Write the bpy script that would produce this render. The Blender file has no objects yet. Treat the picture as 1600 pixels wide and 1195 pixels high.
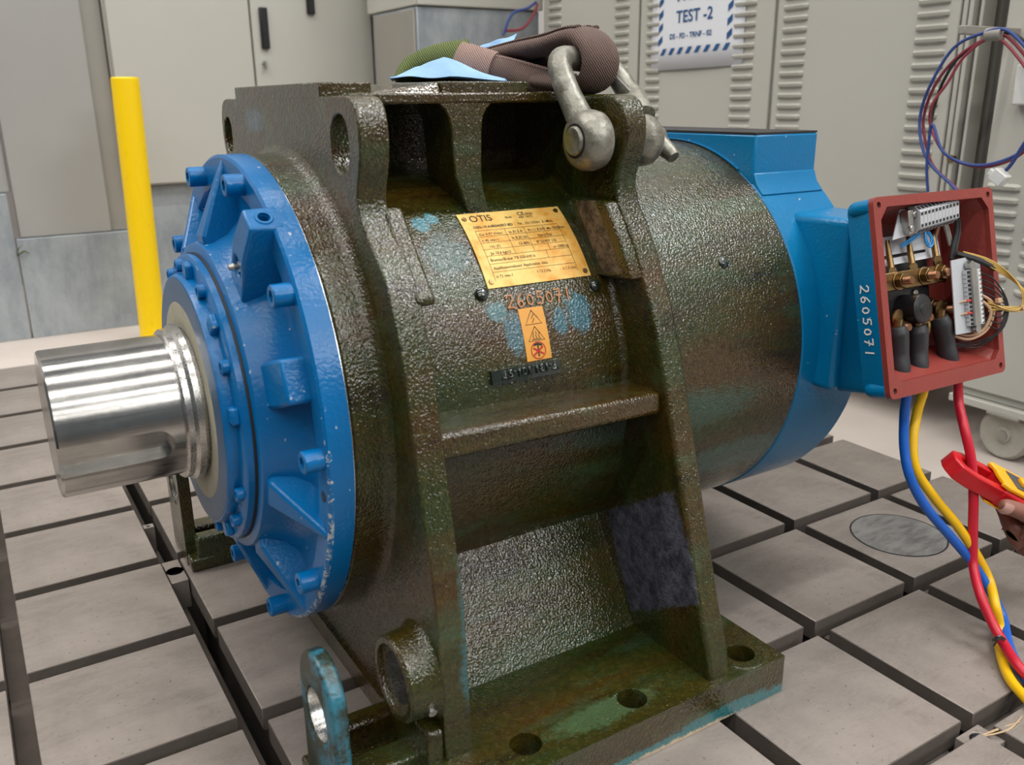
import bpy, bmesh, math, random
from mathutils import Vector, Matrix
random.seed(7)
PI = math.pi
C = bpy.context.scene.collection

# ------------------------------------------------------------------ camera
CAMP = Vector((-0.0515, -1.1259, 0.7415)); FPX = 1390.52
FW = Vector((0.49997506, 0.81165744, -0.30205486))
RT = Vector((0.84971825, -0.52714217, -0.01000126))
UP = Vector((0.16734345, 0.25166115, 0.95323808))
cd = bpy.data.cameras.new('camera'); cam = bpy.data.objects.new('camera', cd); C.objects.link(cam)
cd.sensor_fit = 'HORIZONTAL'; cd.sensor_width = 36; cd.lens = FPX/1600*36; cd.clip_start = 0.02
cam.matrix_world = Matrix(((RT.x, UP.x, -FW.x, CAMP.x), (RT.y, UP.y, -FW.y, CAMP.y), (RT.z, UP.z, -FW.z, CAMP.z), (0, 0, 0, 1)))
bpy.context.scene.camera = cam
cd.dof.use_dof = True; cd.dof.focus_distance = 1.25; cd.dof.aperture_fstop = 6.3

def at(q, ax, v):
    """point of the place at pixel q of the 1600x1195 photograph whose coordinate ax (0 x, 1 y, 2 z) is v"""
    d = FW + RT*((q[0]-800)/FPX) - UP*((q[1]-597.5)/FPX)
    return CAMP + d*((v-CAMP[ax])/d[ax])

# ------------------------------------------------------------------ light
sc = bpy.context.scene
w = bpy.data.worlds.new('world'); sc.world = w; w.use_nodes = True
w.node_tree.nodes['Background'].inputs[0].default_value = (0.86, 0.93, 1.0, 1)
w.node_tree.nodes['Background'].inputs[1].default_value = 0.20
sc.view_settings.view_transform = 'Standard'; sc.view_settings.look = 'None'
sc.view_settings.gamma = 1; sc.view_settings.exposure = -0.24; sc.view_settings.use_curve_mapping = False
def lamp(name, x, y, z, sx, sy, power, col=(1, 0.97, 0.92)):
    l = bpy.data.lights.new(name, 'AREA'); l.shape = 'RECTANGLE'; l.size = sx; l.size_y = sy
    l.energy = power; l.color = col
    o = bpy.data.objects.new(name, l); C.objects.link(o); o.location = (x, y, z)
    return o
for y in (-9.0, -6.6, -4.4, -2.3, -0.3, 1.6):        # rows of ceiling lamps along the hall
    lamp('ceiling_lamp', 1.5, y, 4.6, 13.0, 0.13, 230)
lamp('ceiling_lamp', -2.6, 2.4, 4.6, 4.0, 0.30, 110)
lamp('roof_light', 4.4, -2.0, 4.7, 4.0, 1.6, 330, (0.95, 0.98, 1.0))
lamp('roof_light', 4.4, -7.8, 4.7, 5.0, 1.4, 420, (0.95, 0.98, 1.0))

# ------------------------------------------------------------------ materials
def srgb(r, g, b):
    f = lambda c: (c/255/12.92) if c <= 10 else ((c/255+0.055)/1.055)**2.4
    return (f(r), f(g), f(b), 1)
class NT:
    def __init__(s, name):
        s.m = bpy.data.materials.new(name); s.m.use_nodes = True; s.t = s.m.node_tree
        s.b = s.t.nodes['Principled BSDF']
    def n(s, typ, **kw):
        x = s.t.nodes.new(typ)
        for k, v in kw.items(): setattr(x, k, v)
        return x
    def l(s, a, b): s.t.links.new(a, b)
    def noise(s, scale, detail=4, rough=0.6, vec=None, stretch=None, dist=0.0):
        x = s.n('ShaderNodeTexNoise'); x.inputs['Scale'].default_value = scale; x.inputs['Detail'].default_value = detail
        x.inputs['Roughness'].default_value = rough; x.inputs['Distortion'].default_value = dist
        if vec is None: vec = s.coord()
        if stretch:
            mp = s.n('ShaderNodeMapping'); mp.inputs['Scale'].default_value = stretch; s.l(vec, mp.inputs[0]); vec = mp.outputs[0]
        s.l(vec, x.inputs['Vector']); return x.outputs['Fac']
    def coord(s):
        if not hasattr(s, 'tc'): s.tc = s.n('ShaderNodeTexCoord')
        return s.tc.outputs['Object']
    def ramp(s, fac, a, b, ca=(0, 0, 0, 1), cb=(1, 1, 1, 1)):
        r = s.n('ShaderNodeValToRGB'); e = r.color_ramp.elements
        e[0].position = a; e[0].color = ca; e[1].position = b; e[1].color = cb
        s.l(fac, r.inputs[0]); return r.outputs[0]
    def mix(s, fac, a, b):
        x = s.n('ShaderNodeMix', data_type='RGBA')
        if hasattr(fac, 'node'): s.l(fac, x.inputs[0])
        else: x.inputs[0].default_value = fac
        for v, i in ((a, 6), (b, 7)):
            if hasattr(v, 'node'): s.l(v, x.inputs[i])
            else: x.inputs[i].default_value = v
        return x.outputs[2]
    def math(s, op, a, b=0.0, clamp=False):
        x = s.n('ShaderNodeMath', operation=op); x.use_clamp = clamp
        for v, i in ((a, 0), (b, 1)):
            if hasattr(v, 'node'): s.l(v, x.inputs[i])
            else: x.inputs[i].default_value = v
        return x.outputs[0]
    def blob(s, c, r, wob=0.35, scale=60, soft=0.15):
        """mask of a patch of wear centred on c with radii r in the thing's own coordinates"""
        v = s.n('ShaderNodeVectorMath', operation='SUBTRACT'); s.l(s.coord(), v.inputs[0]); v.inputs[1].default_value = c
        d = s.n('ShaderNodeVectorMath', operation='DIVIDE'); s.l(v.outputs[0], d.inputs[0]); d.inputs[1].default_value = r
        ln = s.n('ShaderNodeVectorMath', operation='LENGTH'); s.l(d.outputs[0], ln.inputs[0])
        if not hasattr(s, '_bn'): s._bn = {}
        if scale not in s._bn: s._bn[scale] = s.noise(scale, 7, 0.75)
        x = s.math('MULTIPLY_ADD', s._bn[scale], -wob*2); x.node.inputs[2].default_value = 1+wob
        x = s.math('SUBTRACT', x, ln.outputs['Value'])
        return s.math('DIVIDE', x, soft, True)
    def quad(s, c, e1, e2, wob=0.15, scale=90, soft=0.05):
        """mask of a four-sided patch in the plane x = const, centre c, half edges e1 and e2 given as (y, z)"""
        v = s.n('ShaderNodeVectorMath', operation='SUBTRACT'); s.l(s.coord(), v.inputs[0]); v.inputs[1].default_value = c
        det = e1[0]*e2[1]-e1[1]*e2[0]; r = []
        for k in ((0, e2[1]/det, -e2[0]/det), (0, -e1[1]/det, e1[0]/det)):
            d = s.n('ShaderNodeVectorMath', operation='DOT_PRODUCT'); s.l(v.outputs[0], d.inputs[0]); d.inputs[1].default_value = k
            r.append(s.math('ABSOLUTE', d.outputs['Value']))
        m = s.math('MAXIMUM', r[0], r[1]); x = s.math('MULTIPLY', s.noise(scale, 5, 0.7), -wob*2)
        return s.math('DIVIDE', s.math('SUBTRACT', s.math('ADD', x, 1+wob), m), soft, True)
    def bump(s, h, strength, dist, prev=None):
        x = s.n('ShaderNodeBump'); x.inputs['Strength'].default_value = strength; x.inputs['Distance'].default_value = dist
        s.l(h, x.inputs['Height'])
        if prev: s.l(prev, x.inputs['Normal'])
        return x.outputs[0]
    def set(s, col=None, rough=None, metal=None, normal=None, coat=None, spec=None):
        for v, k in ((col, 'Base Color'), (rough, 'Roughness'), (metal, 'Metallic'), (normal, 'Normal'), (coat, 'Coat Weight'), (spec, 'Specular IOR Level')):
            if v is None: continue
            if hasattr(v, 'node'): s.l(v, s.b.inputs[k])
            else: s.b.inputs[k].default_value = v
        return s.m
def plain(name, col, rough=0.5, metal=0.0, var=0.08, scale=40, bump=0.0, bscale=300, coat=0):
    t = NT(name); n = t.noise(scale, 4)
    c2 = tuple(min(1, c*(1-var*2)) for c in col[:3])+(1,)
    t.set(col=t.mix(n, col, c2), rough=rough, metal=metal, coat=coat)
    if bump: t.set(normal=t.bump(t.noise(bscale, 3), bump, 0.001))
    return t.m
MX = Vector((0.475, 0, 0))                       # base point of the machine
def L(x, y, z): return (x-MX.x, y, z)
def oily(name, patches=True, green=1.0, chipped=None):
    t = NT(name)
    n1 = t.noise(5, 6, 0.62, stretch=(0.6, 2.2, 2.2)); n2 = t.noise(14, 6, 0.65, stretch=(0.5, 2.0, 2.0)); n3 = t.noise(160, 3)
    col = t.mix(t.ramp(n1, 0.38, 0.62), srgb(58, 40, 9), srgb(34, 46, 15))
    col = t.mix(t.ramp(n2, 0.52, 0.75), col, srgb(27, 17, 6))
    col = t.mix(t.math('MULTIPLY', t.ramp(n3, 0.45, 0.75), 0.30), col, srgb(92, 80, 28))
    teal = t.math('MULTIPLY', t.ramp(t.noise(9, 8, 0.7, stretch=(0.6, 1.8, 1.8)), 0.54, 0.70), 0.45*green)
    col = t.mix(teal, col, srgb(58, 88, 62))
    if patches:
        for c, r, k, cc in [
            ((0.70, -0.295, 0.34), (0.20, 0.1, 0.035), 0.5, (56, 88, 80)),
            ((0.87, -0.25, 0.24), (0.14, 0.09, 0.036), 0.75, (52, 88, 78)),
            ((0.49, -0.25, 0.475), (0.020, 0.03, 0.030), 0.7, (70, 108, 120)),
            ((0.47, -0.25, 0.505), (0.016, 0.03, 0.014), 0.7, (80, 122, 128)),
            ((0.585, -0.25, 0.49), (0.022, 0.04, 0.028), 0.75, (54, 106, 120)),
            ((0.555, -0.25, 0.482), (0.012, 0.03, 0.020), 0.7, (54, 106, 120)),
            ((0.415, -0.165, 0.602), (0.012, 0.02, 0.010), 0.9, (78, 128, 140)),
            ((0.432, -0.155, 0.606), (0.010, 0.02, 0.008), 0.9, (78, 128, 140)),
            ((0.43, -0.2, 0.57), (0.035, 0.04, 0.03), 0.3, (70, 118, 118)),
            ((0.343, -0.39, 0.23), (0.012, 0.03, 0.07), 0.4, (58, 112, 120)),
            ((0.343, -0.396, 0.15), (0.016, 0.03, 0.05), 0.45, (58, 112, 120)),
            ((0.31, 0.10, 0.72), (0.02, 0.05, 0.018), 0.55, (70, 108, 124)),
            ((0.31, 0.16, 0.725), (0.02, 0.03, 0.016), 0.8, (40, 34, 30)),
            ((0.50, -0.43, 0.055), (0.09, 0.022, 0.03), 0.35, (86, 120, 84)),
            ((0.60, -0.47, 0.003), (0.34, 0.02, 0.012), 1.0, (50, 106, 110)),
            ((0.66, -0.47, 0.012), (0.10, 0.02, 0.010), 0.9, (50, 106, 110)),
            ((0.60, -0.47, -0.004), (0.14, 0.02, 0.010), 1.0, (186, 168, 140)),
        ]:
            m = t.math('MULTIPLY', t.blob(L(*c), r, 0.8, 110, 0.35), k)
            col = t.mix(m, col, srgb(*cc))
    rb = t.ramp(t.noise(60, 3), 0.3, 0.7, (0.20, 0.20, 0.20, 1), (0.34, 0.34, 0.34, 1))
    nb = t.bump(t.noise(340, 1, 0.4), 0.7, 0.0018)
    nb = t.bump(t.noise(70, 2), 0.16, 0.004, nb)
    t.set(col=col, rough=rb, normal=nb, spec=0.08, coat=1.0); t.b.inputs['Coat Roughness'].default_value = 0.035; t.b.inputs['Coat IOR'].default_value = 1.55; t.l(nb, t.b.inputs['Coat Normal'])
    return t.m
M = {}
M['oily'] = oily('oily_green_paint')
def face_patch_mat(name, c, r, colr, rough):
    m = oily(name, False); t = NT.__new__(NT); t.m = m; t.t = m.node_tree; t.b = t.t.nodes['Principled BSDF']
    base = t.b.inputs['Base Color'].links[0].from_socket
    rsock = t.b.inputs['Roughness'].links[0].from_socket
    for (cc, rr, k, soft) in zip(c, r, colr, rough):
        mask = t.quad(L(*cc), *rr)
        gm = t.n('ShaderNodeTexCoord'); sx = t.n('ShaderNodeSeparateXYZ'); t.l(gm.outputs['Normal'], sx.inputs[0])
        mask = t.math('MULTIPLY', mask, t.math('LESS_THAN', sx.outputs[0], -0.6))
        spec = t.mix(t.ramp(t.noise(55, 7, 0.8), 0.40, 0.60), srgb(*k), srgb(*[x*0.55 for x in k]))
        base = t.mix(mask, base, spec)
        x = t.n('ShaderNodeMix', data_type='FLOAT'); t.l(mask, x.inputs[0]); t.l(rsock, x.inputs[2]); x.inputs[3].default_value = soft
        rsock = x.outputs[0]
    t.set(col=base, rough=rsock)
    t.l(t.math('MULTIPLY', t.math('SUBTRACT', 1.0, mask), 0.8), t.b.inputs['Coat Weight'])
    return m
M['oily_rubbed'] = face_patch_mat('oily_paint_rubbed', [(0.645, -0.337, 0.176)], [((-0.068, 0.041), (-0.030, -0.066))], [(92, 92, 104)], [0.4])
M['oily_tan'] = face_patch_mat('oily_paint_tan_patch', [(0.63, -0.232, 0.578)], [((-0.020, 0.004), (-0.030, -0.042))], [(122, 106, 84)], [0.5])  # tan, less glossy patch on the shoulder's shaft-side face
def blue(name, c1, c2, rim=False):
    t = NT(name); col = t.mix(t.noise(6, 4), srgb(*c1), srgb(*c2))
    sp = t.ramp(t.noise(120, 2, 0.3), 0.765, 0.78); col = t.mix(sp, col, srgb(150, 170, 180))
    if rim:
        v = t.n('ShaderNodeVectorMath', operation='MULTIPLY_ADD'); t.l(t.coord(), v.inputs[0]); v.inputs[1].default_value = (0, 1, 1); v.inputs[2].default_value = (0, 0, -0.3827)
        ln_ = t.n('ShaderNodeVectorMath', operation='LENGTH'); t.l(v.outputs[0], ln_.inputs[0]); sx = t.n('ShaderNodeSeparateXYZ'); t.l(t.coord(), sx.inputs[0])
        m = t.math('LESS_THAN', t.math('ABSOLUTE', t.math('SUBTRACT', ln_.outputs['Value'], 0.2982)), 0.0020)
        m = t.math('MULTIPLY', m, t.math('LESS_THAN', sx.outputs[0], 0.2375-0.475)); m = t.math('MULTIPLY', m, t.math('LESS_THAN', sx.outputs[1], -0.02))
        zf = t.ramp(sx.outputs[2], 0.30, 0.62, (1, 1, 1, 1), (0.55, 0.55, 0.55, 1))
        m = t.math('MULTIPLY', m, t.math('GREATER_THAN', t.math('MULTIPLY', t.noise(90, 6, 0.8), zf), 0.51))
        col = t.mix(m, col, srgb(176, 184, 184))
    nb = t.bump(t.noise(240, 2), 0.35, 0.0012); nb = t.bump(t.noise(60, 2), 0.25, 0.002, nb)
    t.set(col=col, rough=0.25, normal=nb, spec=0.4); return t.m
M['blue'] = blue('blue_paint', (2, 106, 168), (0, 92, 152), True)
M['rear_blue'] = blue('rear_blue_paint', (0, 116, 166), (0, 102, 152))
def steel(name, col, rough, stretch, b=0.15, sc_=500):
    t = NT(name); n = t.noise(sc_, 3, 0.6, stretch=stretch)
    n2 = t.noise(18, 4)
    t.set(col=t.mix(t.ramp(n2, 0.35, 0.7), col, tuple(c*0.72 for c in col[:3])+(1,)), metal=1.0,
          rough=t.ramp(n, 0.3, 0.7, (rough*0.8,)*3+(1,), (rough*1.35,)*3+(1,)), normal=t.bump(n, b, 0.0004)); return t.m
M['shaft'] = steel('turned_steel', srgb(190, 188, 184), 0.17, (0.02, 0.02, 1.0), 0.12, 300)
M['bright_steel'] = steel('bright_steel', srgb(205, 203, 198), 0.25, (1, 1, 1), 0.0)
M['zinc'] = steel('zinc_plate', srgb(185, 185, 180), 0.35, (1, 1, 1))
M['brass'] = steel('brass_metal', srgb(150, 124, 84), 0.33, (1, 1, 1))
M['copper'] = steel('copper_metal', srgb(160, 116, 88), 0.35, (1, 1, 1))
t = NT('galvanized_shackle'); col = t.mix(t.ramp(t.noise(35, 5, 0.7), 0.4, 0.65), srgb(150, 148, 138), srgb(98, 95, 84))
m = t.blob((-0.05, 0.015, -0.01), (0.04, 0.035, 0.035), 0.6, 60, 0.4); col = t.mix(t.math('MULTIPLY', m, 0.7), col, srgb(158, 146, 72))
M['shackle'] = t.set(col=col, metal=0.55, rough=0.4, normal=t.bump(t.noise(120, 3), 0.5, 0.002))
M['sealface'] = plain('bluish_grey_seal_face', srgb(78, 104, 134), 0.4, 0.2, 0.15, 20, 0.2)
M['greaseface'] = plain('dried_grease', srgb(176, 170, 150), 0.7, 0, 0.2, 50, 0.4)
M['rubber'] = plain('black_rubber', srgb(34, 34, 36), 0.55, 0, 0.1, 60, 0.3)
M['darkgap'] = plain('dark_gap', srgb(14, 14, 15), 0.8)
t = NT('yellowed_nameplate'); e = t.ramp(t.noise(28, 5, 0.65), 0.42, 0.68)
M['plate'] = t.set(col=t.mix(e, srgb(226, 190, 108), srgb(206, 140, 40)), metal=0.1, rough=0.5)
M['warn'] = plain('orange_sticker', srgb(226, 158, 62), 0.45, 0, 0.15, 60)
M['ink'] = plain('black_print', srgb(38, 32, 24), 0.6)
M['redink'] = plain('red_print', srgb(176, 30, 26), 0.6)
M['orange_chalk'] = plain('orange_marker', srgb(206, 146, 100), 0.8, 0, 0.3, 200)
M['white_chalk'] = plain('white_marker', srgb(232, 234, 232), 0.7, 0, 0.08, 200)
t = NT('red_primer'); M['primer'] = t.set(col=t.mix(t.noise(12, 5), srgb(146, 62, 52), srgb(122, 46, 42)), rough=0.4, normal=t.bump(t.noise(150, 3), 0.4, 0.0015))
M['tbgrey'] = plain('grey_plastic', srgb(186, 188, 192), 0.4, 0, 0.05)
M['tbplate'] = plain('pale_aluminium_plate', srgb(190, 194, 198), 0.45, 0.2, 0.05)
M['tbdark'] = plain('terminal_shadow_slot', srgb(40, 40, 44), 0.7)
M['black'] = plain('black_plastic', srgb(24, 24, 26), 0.35, 0, 0.05)
M['shrink'] = plain('heat_shrink', srgb(44, 44, 48), 0.48, 0, 0.12, 80, 0.5, 120)
M['cable_blue'] = plain('blue_pvc', srgb(16, 92, 188), 0.38)
M['wire_blue'] = plain('dull_blue_wire', srgb(52, 74, 140), 0.5)
M['wire_red'] = plain('dull_red_wire', srgb(150, 58, 72), 0.5)
M['cable_yellow'] = plain('yellow_pvc', srgb(238, 186, 8), 0.38)
M['cable_red'] = plain('red_pvc', srgb(196, 24, 48), 0.38)
M['wire_tan'] = plain('tan_wire', srgb(196, 160, 128), 0.45)
M['wire_gold'] = plain('ochre_wire', srgb(208, 172, 88), 0.45)
M['wire_cyan'] = plain('light_blue_wire', srgb(40, 140, 205), 0.4)
M['orange_tip'] = plain('red_ferrule', srgb(206, 52, 44), 0.4)
M['white_plastic'] = plain('white_plastic', srgb(222, 222, 218), 0.4)
t = NT('wet_dark_paint'); M['oily_dark'] = t.set(col=t.mix(t.noise(60, 4), srgb(34, 34, 26), srgb(22, 40, 36)), rough=0.12, coat=1.0, normal=t.bump(t.noise(260, 1), 0.25, 0.001))
# machined cast iron plates
t = NT('machined_cast_iron'); n1 = t.noise(4, 7, 0.65, dist=0.4); n2 = t.noise(22, 6, 0.7, stretch=(0.45, 1.6, 1)); n3 = t.noise(420, 3, 0.6, stretch=(0.2, 1.6, 1))
info = t.n('ShaderNodeObjectInfo')
col = t.mix(t.ramp(n1, 0.38, 0.62), srgb(156, 146, 139), srgb(122, 113, 106))
n4 = t.noise(9, 8, 0.75, stretch=(0.7, 1.3, 1), dist=1.2); col = t.mix(t.math('MULTIPLY', t.ramp(n4, 0.50, 0.66), 0.55), col, srgb(104, 95, 88))
n5 = t.noise(13, 6, 0.7, dist=0.8); col = t.mix(t.math('MULTIPLY', t.ramp(n5, 0.60, 0.72), 0.35), col, srgb(150, 126, 104))
sp_ = t.noise(150, 2, 0.3); col = t.mix(t.math('MULTIPLY', t.ramp(sp_, 0.70, 0.73), 0.6), col, srgb(84, 76, 70))
col = t.mix(t.math('MULTIPLY', t.ramp(n2, 0.52, 0.78), 0.5), col, srgb(112, 103, 97))
col = t.mix(t.math('MULTIPLY', t.ramp(n3, 0.4, 0.7), 0.25), col, srgb(176, 166, 158))
col = t.mix(t.math('MULTIPLY', info.outputs['Random'], 0.18), col, srgb(140, 132, 126))
M['iron'] = t.set(col=col, metal=0.35, rough=t.ramp(n2, 0.3, 0.7, (0.42,)*3+(1,), (0.58,)*3+(1,)), normal=t.bump(n3, 0.25, 0.0006))
M['ironside'] = plain('rough_plate_side', srgb(104, 95, 88), 0.7, 0.1, 0.2, 60, 0.4)
M['slot'] = plain('dusty_slot', srgb(96, 86, 78), 0.9, 0, 0.25, 25, 0.5)
M['slotdark'] = plain('dark_slot', srgb(30, 28, 27), 0.9, 0, 0.25, 25)
t = NT('scraped_steel_inlay'); M['inlay'] = t.set(col=t.mix(t.ramp(t.noise(30, 6, 0.7, stretch=(0.5, 1.6, 1)), 0.4, 0.65), srgb(150, 148, 146), srgb(104, 102, 102)), metal=0.5, rough=0.42)
t = NT('pale_concrete'); M['concrete'] = t.set(col=t.mix(t.noise(3, 8, 0.7), srgb(206, 196, 188), srgb(180, 168, 160)), rough=0.7, normal=t.bump(t.noise(80, 4), 0.2, 0.002))
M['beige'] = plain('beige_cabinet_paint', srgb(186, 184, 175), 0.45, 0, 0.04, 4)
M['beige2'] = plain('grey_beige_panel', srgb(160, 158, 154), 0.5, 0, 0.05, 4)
M['beige_shade'] = plain('shaded_beige_and_grey', srgb(150, 146, 138), 0.5, 0, 0.05, 5)  # plain grey on small parts; on the recessed bay, beige with shade painted in
M['pale'] = plain('pale_wall', srgb(198, 194, 192), 0.6, 0, 0.04, 3)
t = NT('galvanized_sheet'); M['galv'] = t.set(col=t.mix(t.ramp(t.noise(9, 7, 0.7, stretch=(1, 1, 0.45)), 0.38, 0.66), srgb(168, 174, 178), srgb(132, 140, 146)), metal=0.25, rough=0.45)
t = NT('yellow_post_paint'); M['post'] = t.set(col=t.mix(t.ramp(t.noise(30, 6, 0.7), 0.62, 0.8), srgb(250, 208, 2), srgb(206, 168, 20)), rough=0.35)
M['paper'] = plain('white_paper', srgb(228, 230, 236), 0.6, 0, 0.02)
M['posterblue'] = plain('blue_print', srgb(28, 84, 140), 0.6)
t = NT('woven_brown_webbing')
def weave(t, c1, c2):
    wv = t.n('ShaderNodeTexWave'); wv.inputs['Scale'].default_value = 120; wv.inputs['Distortion'].default_value = 2.5; wv.inputs['Detail'].default_value = 2
    mp = t.n('ShaderNodeMapping'); mp.inputs['Rotation'].default_value = (0.3, 0.5, 0.7); t.l(t.coord(), mp.inputs[0]); t.l(mp.outputs[0], wv.inputs[0])
    col = t.mix(wv.outputs['Fac'], srgb(*c2), srgb(*c1)); col = t.mix(t.math('MULTIPLY', t.noise(30, 4), 0.5), col, srgb(*[x*0.5 for x in c2]))
    return t.set(col=col, rough=0.85, normal=t.bump(wv.outputs['Fac'], 0.6, 0.0015))
M['sling'] = weave(t, (122, 98, 88), (78, 60, 54))
M['slingpink'] = weave(NT('worn_pinkish_webbing'), (176, 146, 136), (124, 98, 90))
M['slinggreen'] = weave(NT('woven_green_webbing'), (112, 124, 62), (60, 72, 34))
M['cloth'] = plain('light_blue_cloth', srgb(150, 190, 236), 0.8, 0, 0.22, 30, 0.3, 90)
M['meter_red'] = plain('red_meter_shell', srgb(206, 22, 34), 0.35, 0, 0.12, 30)
M['meter_yellow'] = plain('yellow_meter_shell', srgb(250, 178, 20), 0.38)
M['meter_grey'] = plain('dark_grey_meter_face', srgb(70, 72, 80), 0.4)
t = NT('skin'); M['skin'] = t.set(col=t.mix(t.noise(50, 5), srgb(150, 100, 84), srgb(112, 70, 58)), rough=0.5, normal=t.bump(t.noise(220, 4), 0.35, 0.001)); t.b.inputs['Subsurface Weight'].default_value = 0.08; t.b.inputs['Subsurface Scale'].default_value = 0.005
M['nail'] = plain('finger_nail', srgb(196, 150, 140), 0.3)
M['sleeve'] = plain('dark_work_cloth', srgb(52, 58, 74), 0.85, 0, 0.1, 60, 0.4)
M['castor'] = plain('grey_castor_rubber', srgb(170, 166, 154), 0.6, 0, 0.12, 40, 0.2)
M['wood'] = plain('pale_wood', srgb(206, 176, 138), 0.7, 0, 0.2, 90)
M['rust'] = plain('rusty_iron', srgb(112, 84, 62), 0.8, 0, 0.25, 60, 0.4)
M['thread'] = plain('dark_threaded_steel', srgb(70, 70, 72), 0.35, 0.8, 0.2, 60)

# ------------------------------------------------------------------ mesh helpers
class MB:
    def __init__(s): s.v = []; s.f = []
    def add(s, vs, fs):
        k = len(s.v); s.v += [Vector(v) for v in vs]; s.f += [[i+k for i in f] for f in fs]; return s
    def box(s, x0, x1, y0, y1, z0, z1, mat=None):
        vs = [Vector((x, y, z)) for x in (x0, x1) for y in (y0, y1) for z in (z0, z1)]
        if mat: vs = [mat @ v for v in vs]
        return s.add(vs, [(0, 1, 3, 2), (4, 6, 7, 5), (0, 4, 5, 1), (2, 3, 7, 6), (0, 2, 6, 4), (1, 5, 7, 3)])
    def prism(s, poly, a0, a1, ax=0, mat=None):
        """polygon in the two other axes, extruded along ax"""
        n = len(poly); vs = []
        for a in (a0, a1):
            for p in poly:
                v = Vector((a, p[0], p[1])) if ax == 0 else (Vector((p[0], a, p[1])) if ax == 1 else Vector((p[0], p[1], a)))
                vs.append(mat @ v if mat else v)
        return s.add(vs, [list(range(n))[::-1], [i+n for i in range(n)]]+[(i, (i+1) % n, (i+1) % n+n, i+n) for i in range(n)])
    def lathe(s, prof, c=(0, 0), n=96, a0=0, a1=2*PI, mat=None):
        """profile (x, r) turned about the axis x through y=c[0], z=c[1]"""
        full = abs(a1-a0-2*PI) < 1e-6; m = n if full else n+1; vs = []
        for i in range(m):
            a = a0+(a1-a0)*i/n
            for x, r in prof:
                v = Vector((x, c[0]-r*math.cos(a), c[1]+r*math.sin(a))); vs.append(mat @ v if mat else v)
        k = len(prof); fs = []
        for i in range(n):
            j = (i+1) % m
            for q in range(k-1): fs.append((i*k+q, j*k+q, j*k+q+1, i*k+q+1))
        return s.add(vs, fs)
    def cyl(s, p, q, r, r2=None, n=24, cap=True):
        p = Vector(p); q = Vector(q); r2 = r if r2 is None else r2
        d = (q-p).normalized(); a = d.orthogonal().normalized(); b = d.cross(a)
        vs = [p+(a*math.cos(t)+b*math.sin(t))*r for t in [2*PI*i/n for i in range(n)]]+[q+(a*math.cos(t)+b*math.sin(t))*r2 for t in [2*PI*i/n for i in range(n)]]
        fs = [(i, (i+1) % n, (i+1) % n+n, i+n) for i in range(n)]
        if cap: fs += [list(range(n))[::-1], [i+n for i in range(n)]]
        return s.add(vs, fs)
    def tube(s, pts, r, n=12, flat=None, sub=5, cap=True, upv=None):
        """smooth tube through pts; r a radius or list; flat=(a,b) scales of the section"""
        P = [Vector(p) for p in pts]; R = r if isinstance(r, (list, tuple)) else [r]*len(P)
        Q = []; RR = []
        for i in range(len(P)-1):
            p0 = P[max(i-1, 0)]; p1 = P[i]; p2 = P[i+1]; p3 = P[min(i+2, len(P)-1)]
            for k in range(sub):
                t = k/sub
                Q.append(0.5*((2*p1)+(p2-p0)*t+(2*p0-5*p1+4*p2-p3)*t*t+(3*p1-p0-3*p2+p3)*t**3)); RR.append(R[i]*(1-t)+R[i+1]*t)
        Q.append(P[-1]); RR.append(R[-1])
        prev = None; vs = []; m = len(Q)
        for i in range(m):
            d = (Q[min(i+1, m-1)]-Q[max(i-1, 0)]).normalized()
            if upv is not None: a = (Vector(upv)-d*d.dot(Vector(upv))).normalized()
            elif prev is None: a = d.orthogonal().normalized()
            else: a = (prev-d*d.dot(prev)).normalized()
            prev = a; b = d.cross(a); fa, fb = flat or (1, 1)
            for k in range(n):
                t = 2*PI*k/n; vs.append(Q[i]+(a*math.cos(t)*fa+b*math.sin(t)*fb)*RR[i])
        fs = [(i*n+k, i*n+(k+1) % n, (i+1)*n+(k+1) % n, (i+1)*n+k) for i in range(m-1) for k in range(n)]
        if cap: fs += [list(range(n))[::-1], [(m-1)*n+k for k in range(n)]]
        return s.add(vs, fs)
    def hexa(s, p, d, rad, h):
        return s.cyl(p, Vector(p)+Vector(d).normalized()*h, rad, n=6)
OFF = {}
def finish(me, ang=35):
    bm = bmesh.new(); bm.from_mesh(me); bmesh.ops.remove_doubles(bm, verts=bm.verts[:], dist=1e-6); bmesh.ops.recalc_face_normals(bm, faces=bm.faces[:]); bm.to_mesh(me); bm.free()
    me.shade_smooth(); me.set_sharp_from_angle(angle=math.radians(ang))
def mesh_of(name, mb, off=Vector((0, 0, 0)), ang=35):
    me = bpy.data.meshes.new(name); me.from_pydata([v-off for v in mb.v], [], mb.f); me.update(); finish(me, ang); return me
def obj(name, mb, mat, parent=None, bevel=0, ang=35, label=None, kind=None, seg=2, base=None):
    off = OFF.get(parent.name, Vector((0, 0, 0))) if parent else Vector(base or (0, 0, 0))
    me = mesh_of(name, mb, off, ang); me.materials.append(M[mat])
    o = bpy.data.objects.new(name, me); C.objects.link(o)
    if parent: o.parent = parent
    else: o.location = off
    OFF[o.name] = off
    if bevel:
        b = o.modifiers.new('bevel', 'BEVEL'); b.width = bevel; b.segments = seg; b.limit_method = 'ANGLE'; b.angle_limit = math.radians(38)
        b.harden_normals = False
    if label: o['label'] = label
    if kind: o['kind'] = kind
    return o
def thing(name, label, cat, loc, group=None, kind=None):
    o = bpy.data.objects.new(name, None); C.objects.link(o); o.location = loc; o.empty_display_size = 0.05
    OFF[o.name] = Vector(loc)
    if label: o['label'] = label
    if cat: o['category'] = cat
    if group: o['group'] = group
    if kind: o['kind'] = kind
    return o
def tag(o, label, cat, group=None):
    o['label'] = label; o['category'] = cat
    if group: o['group'] = group
    return o
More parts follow.
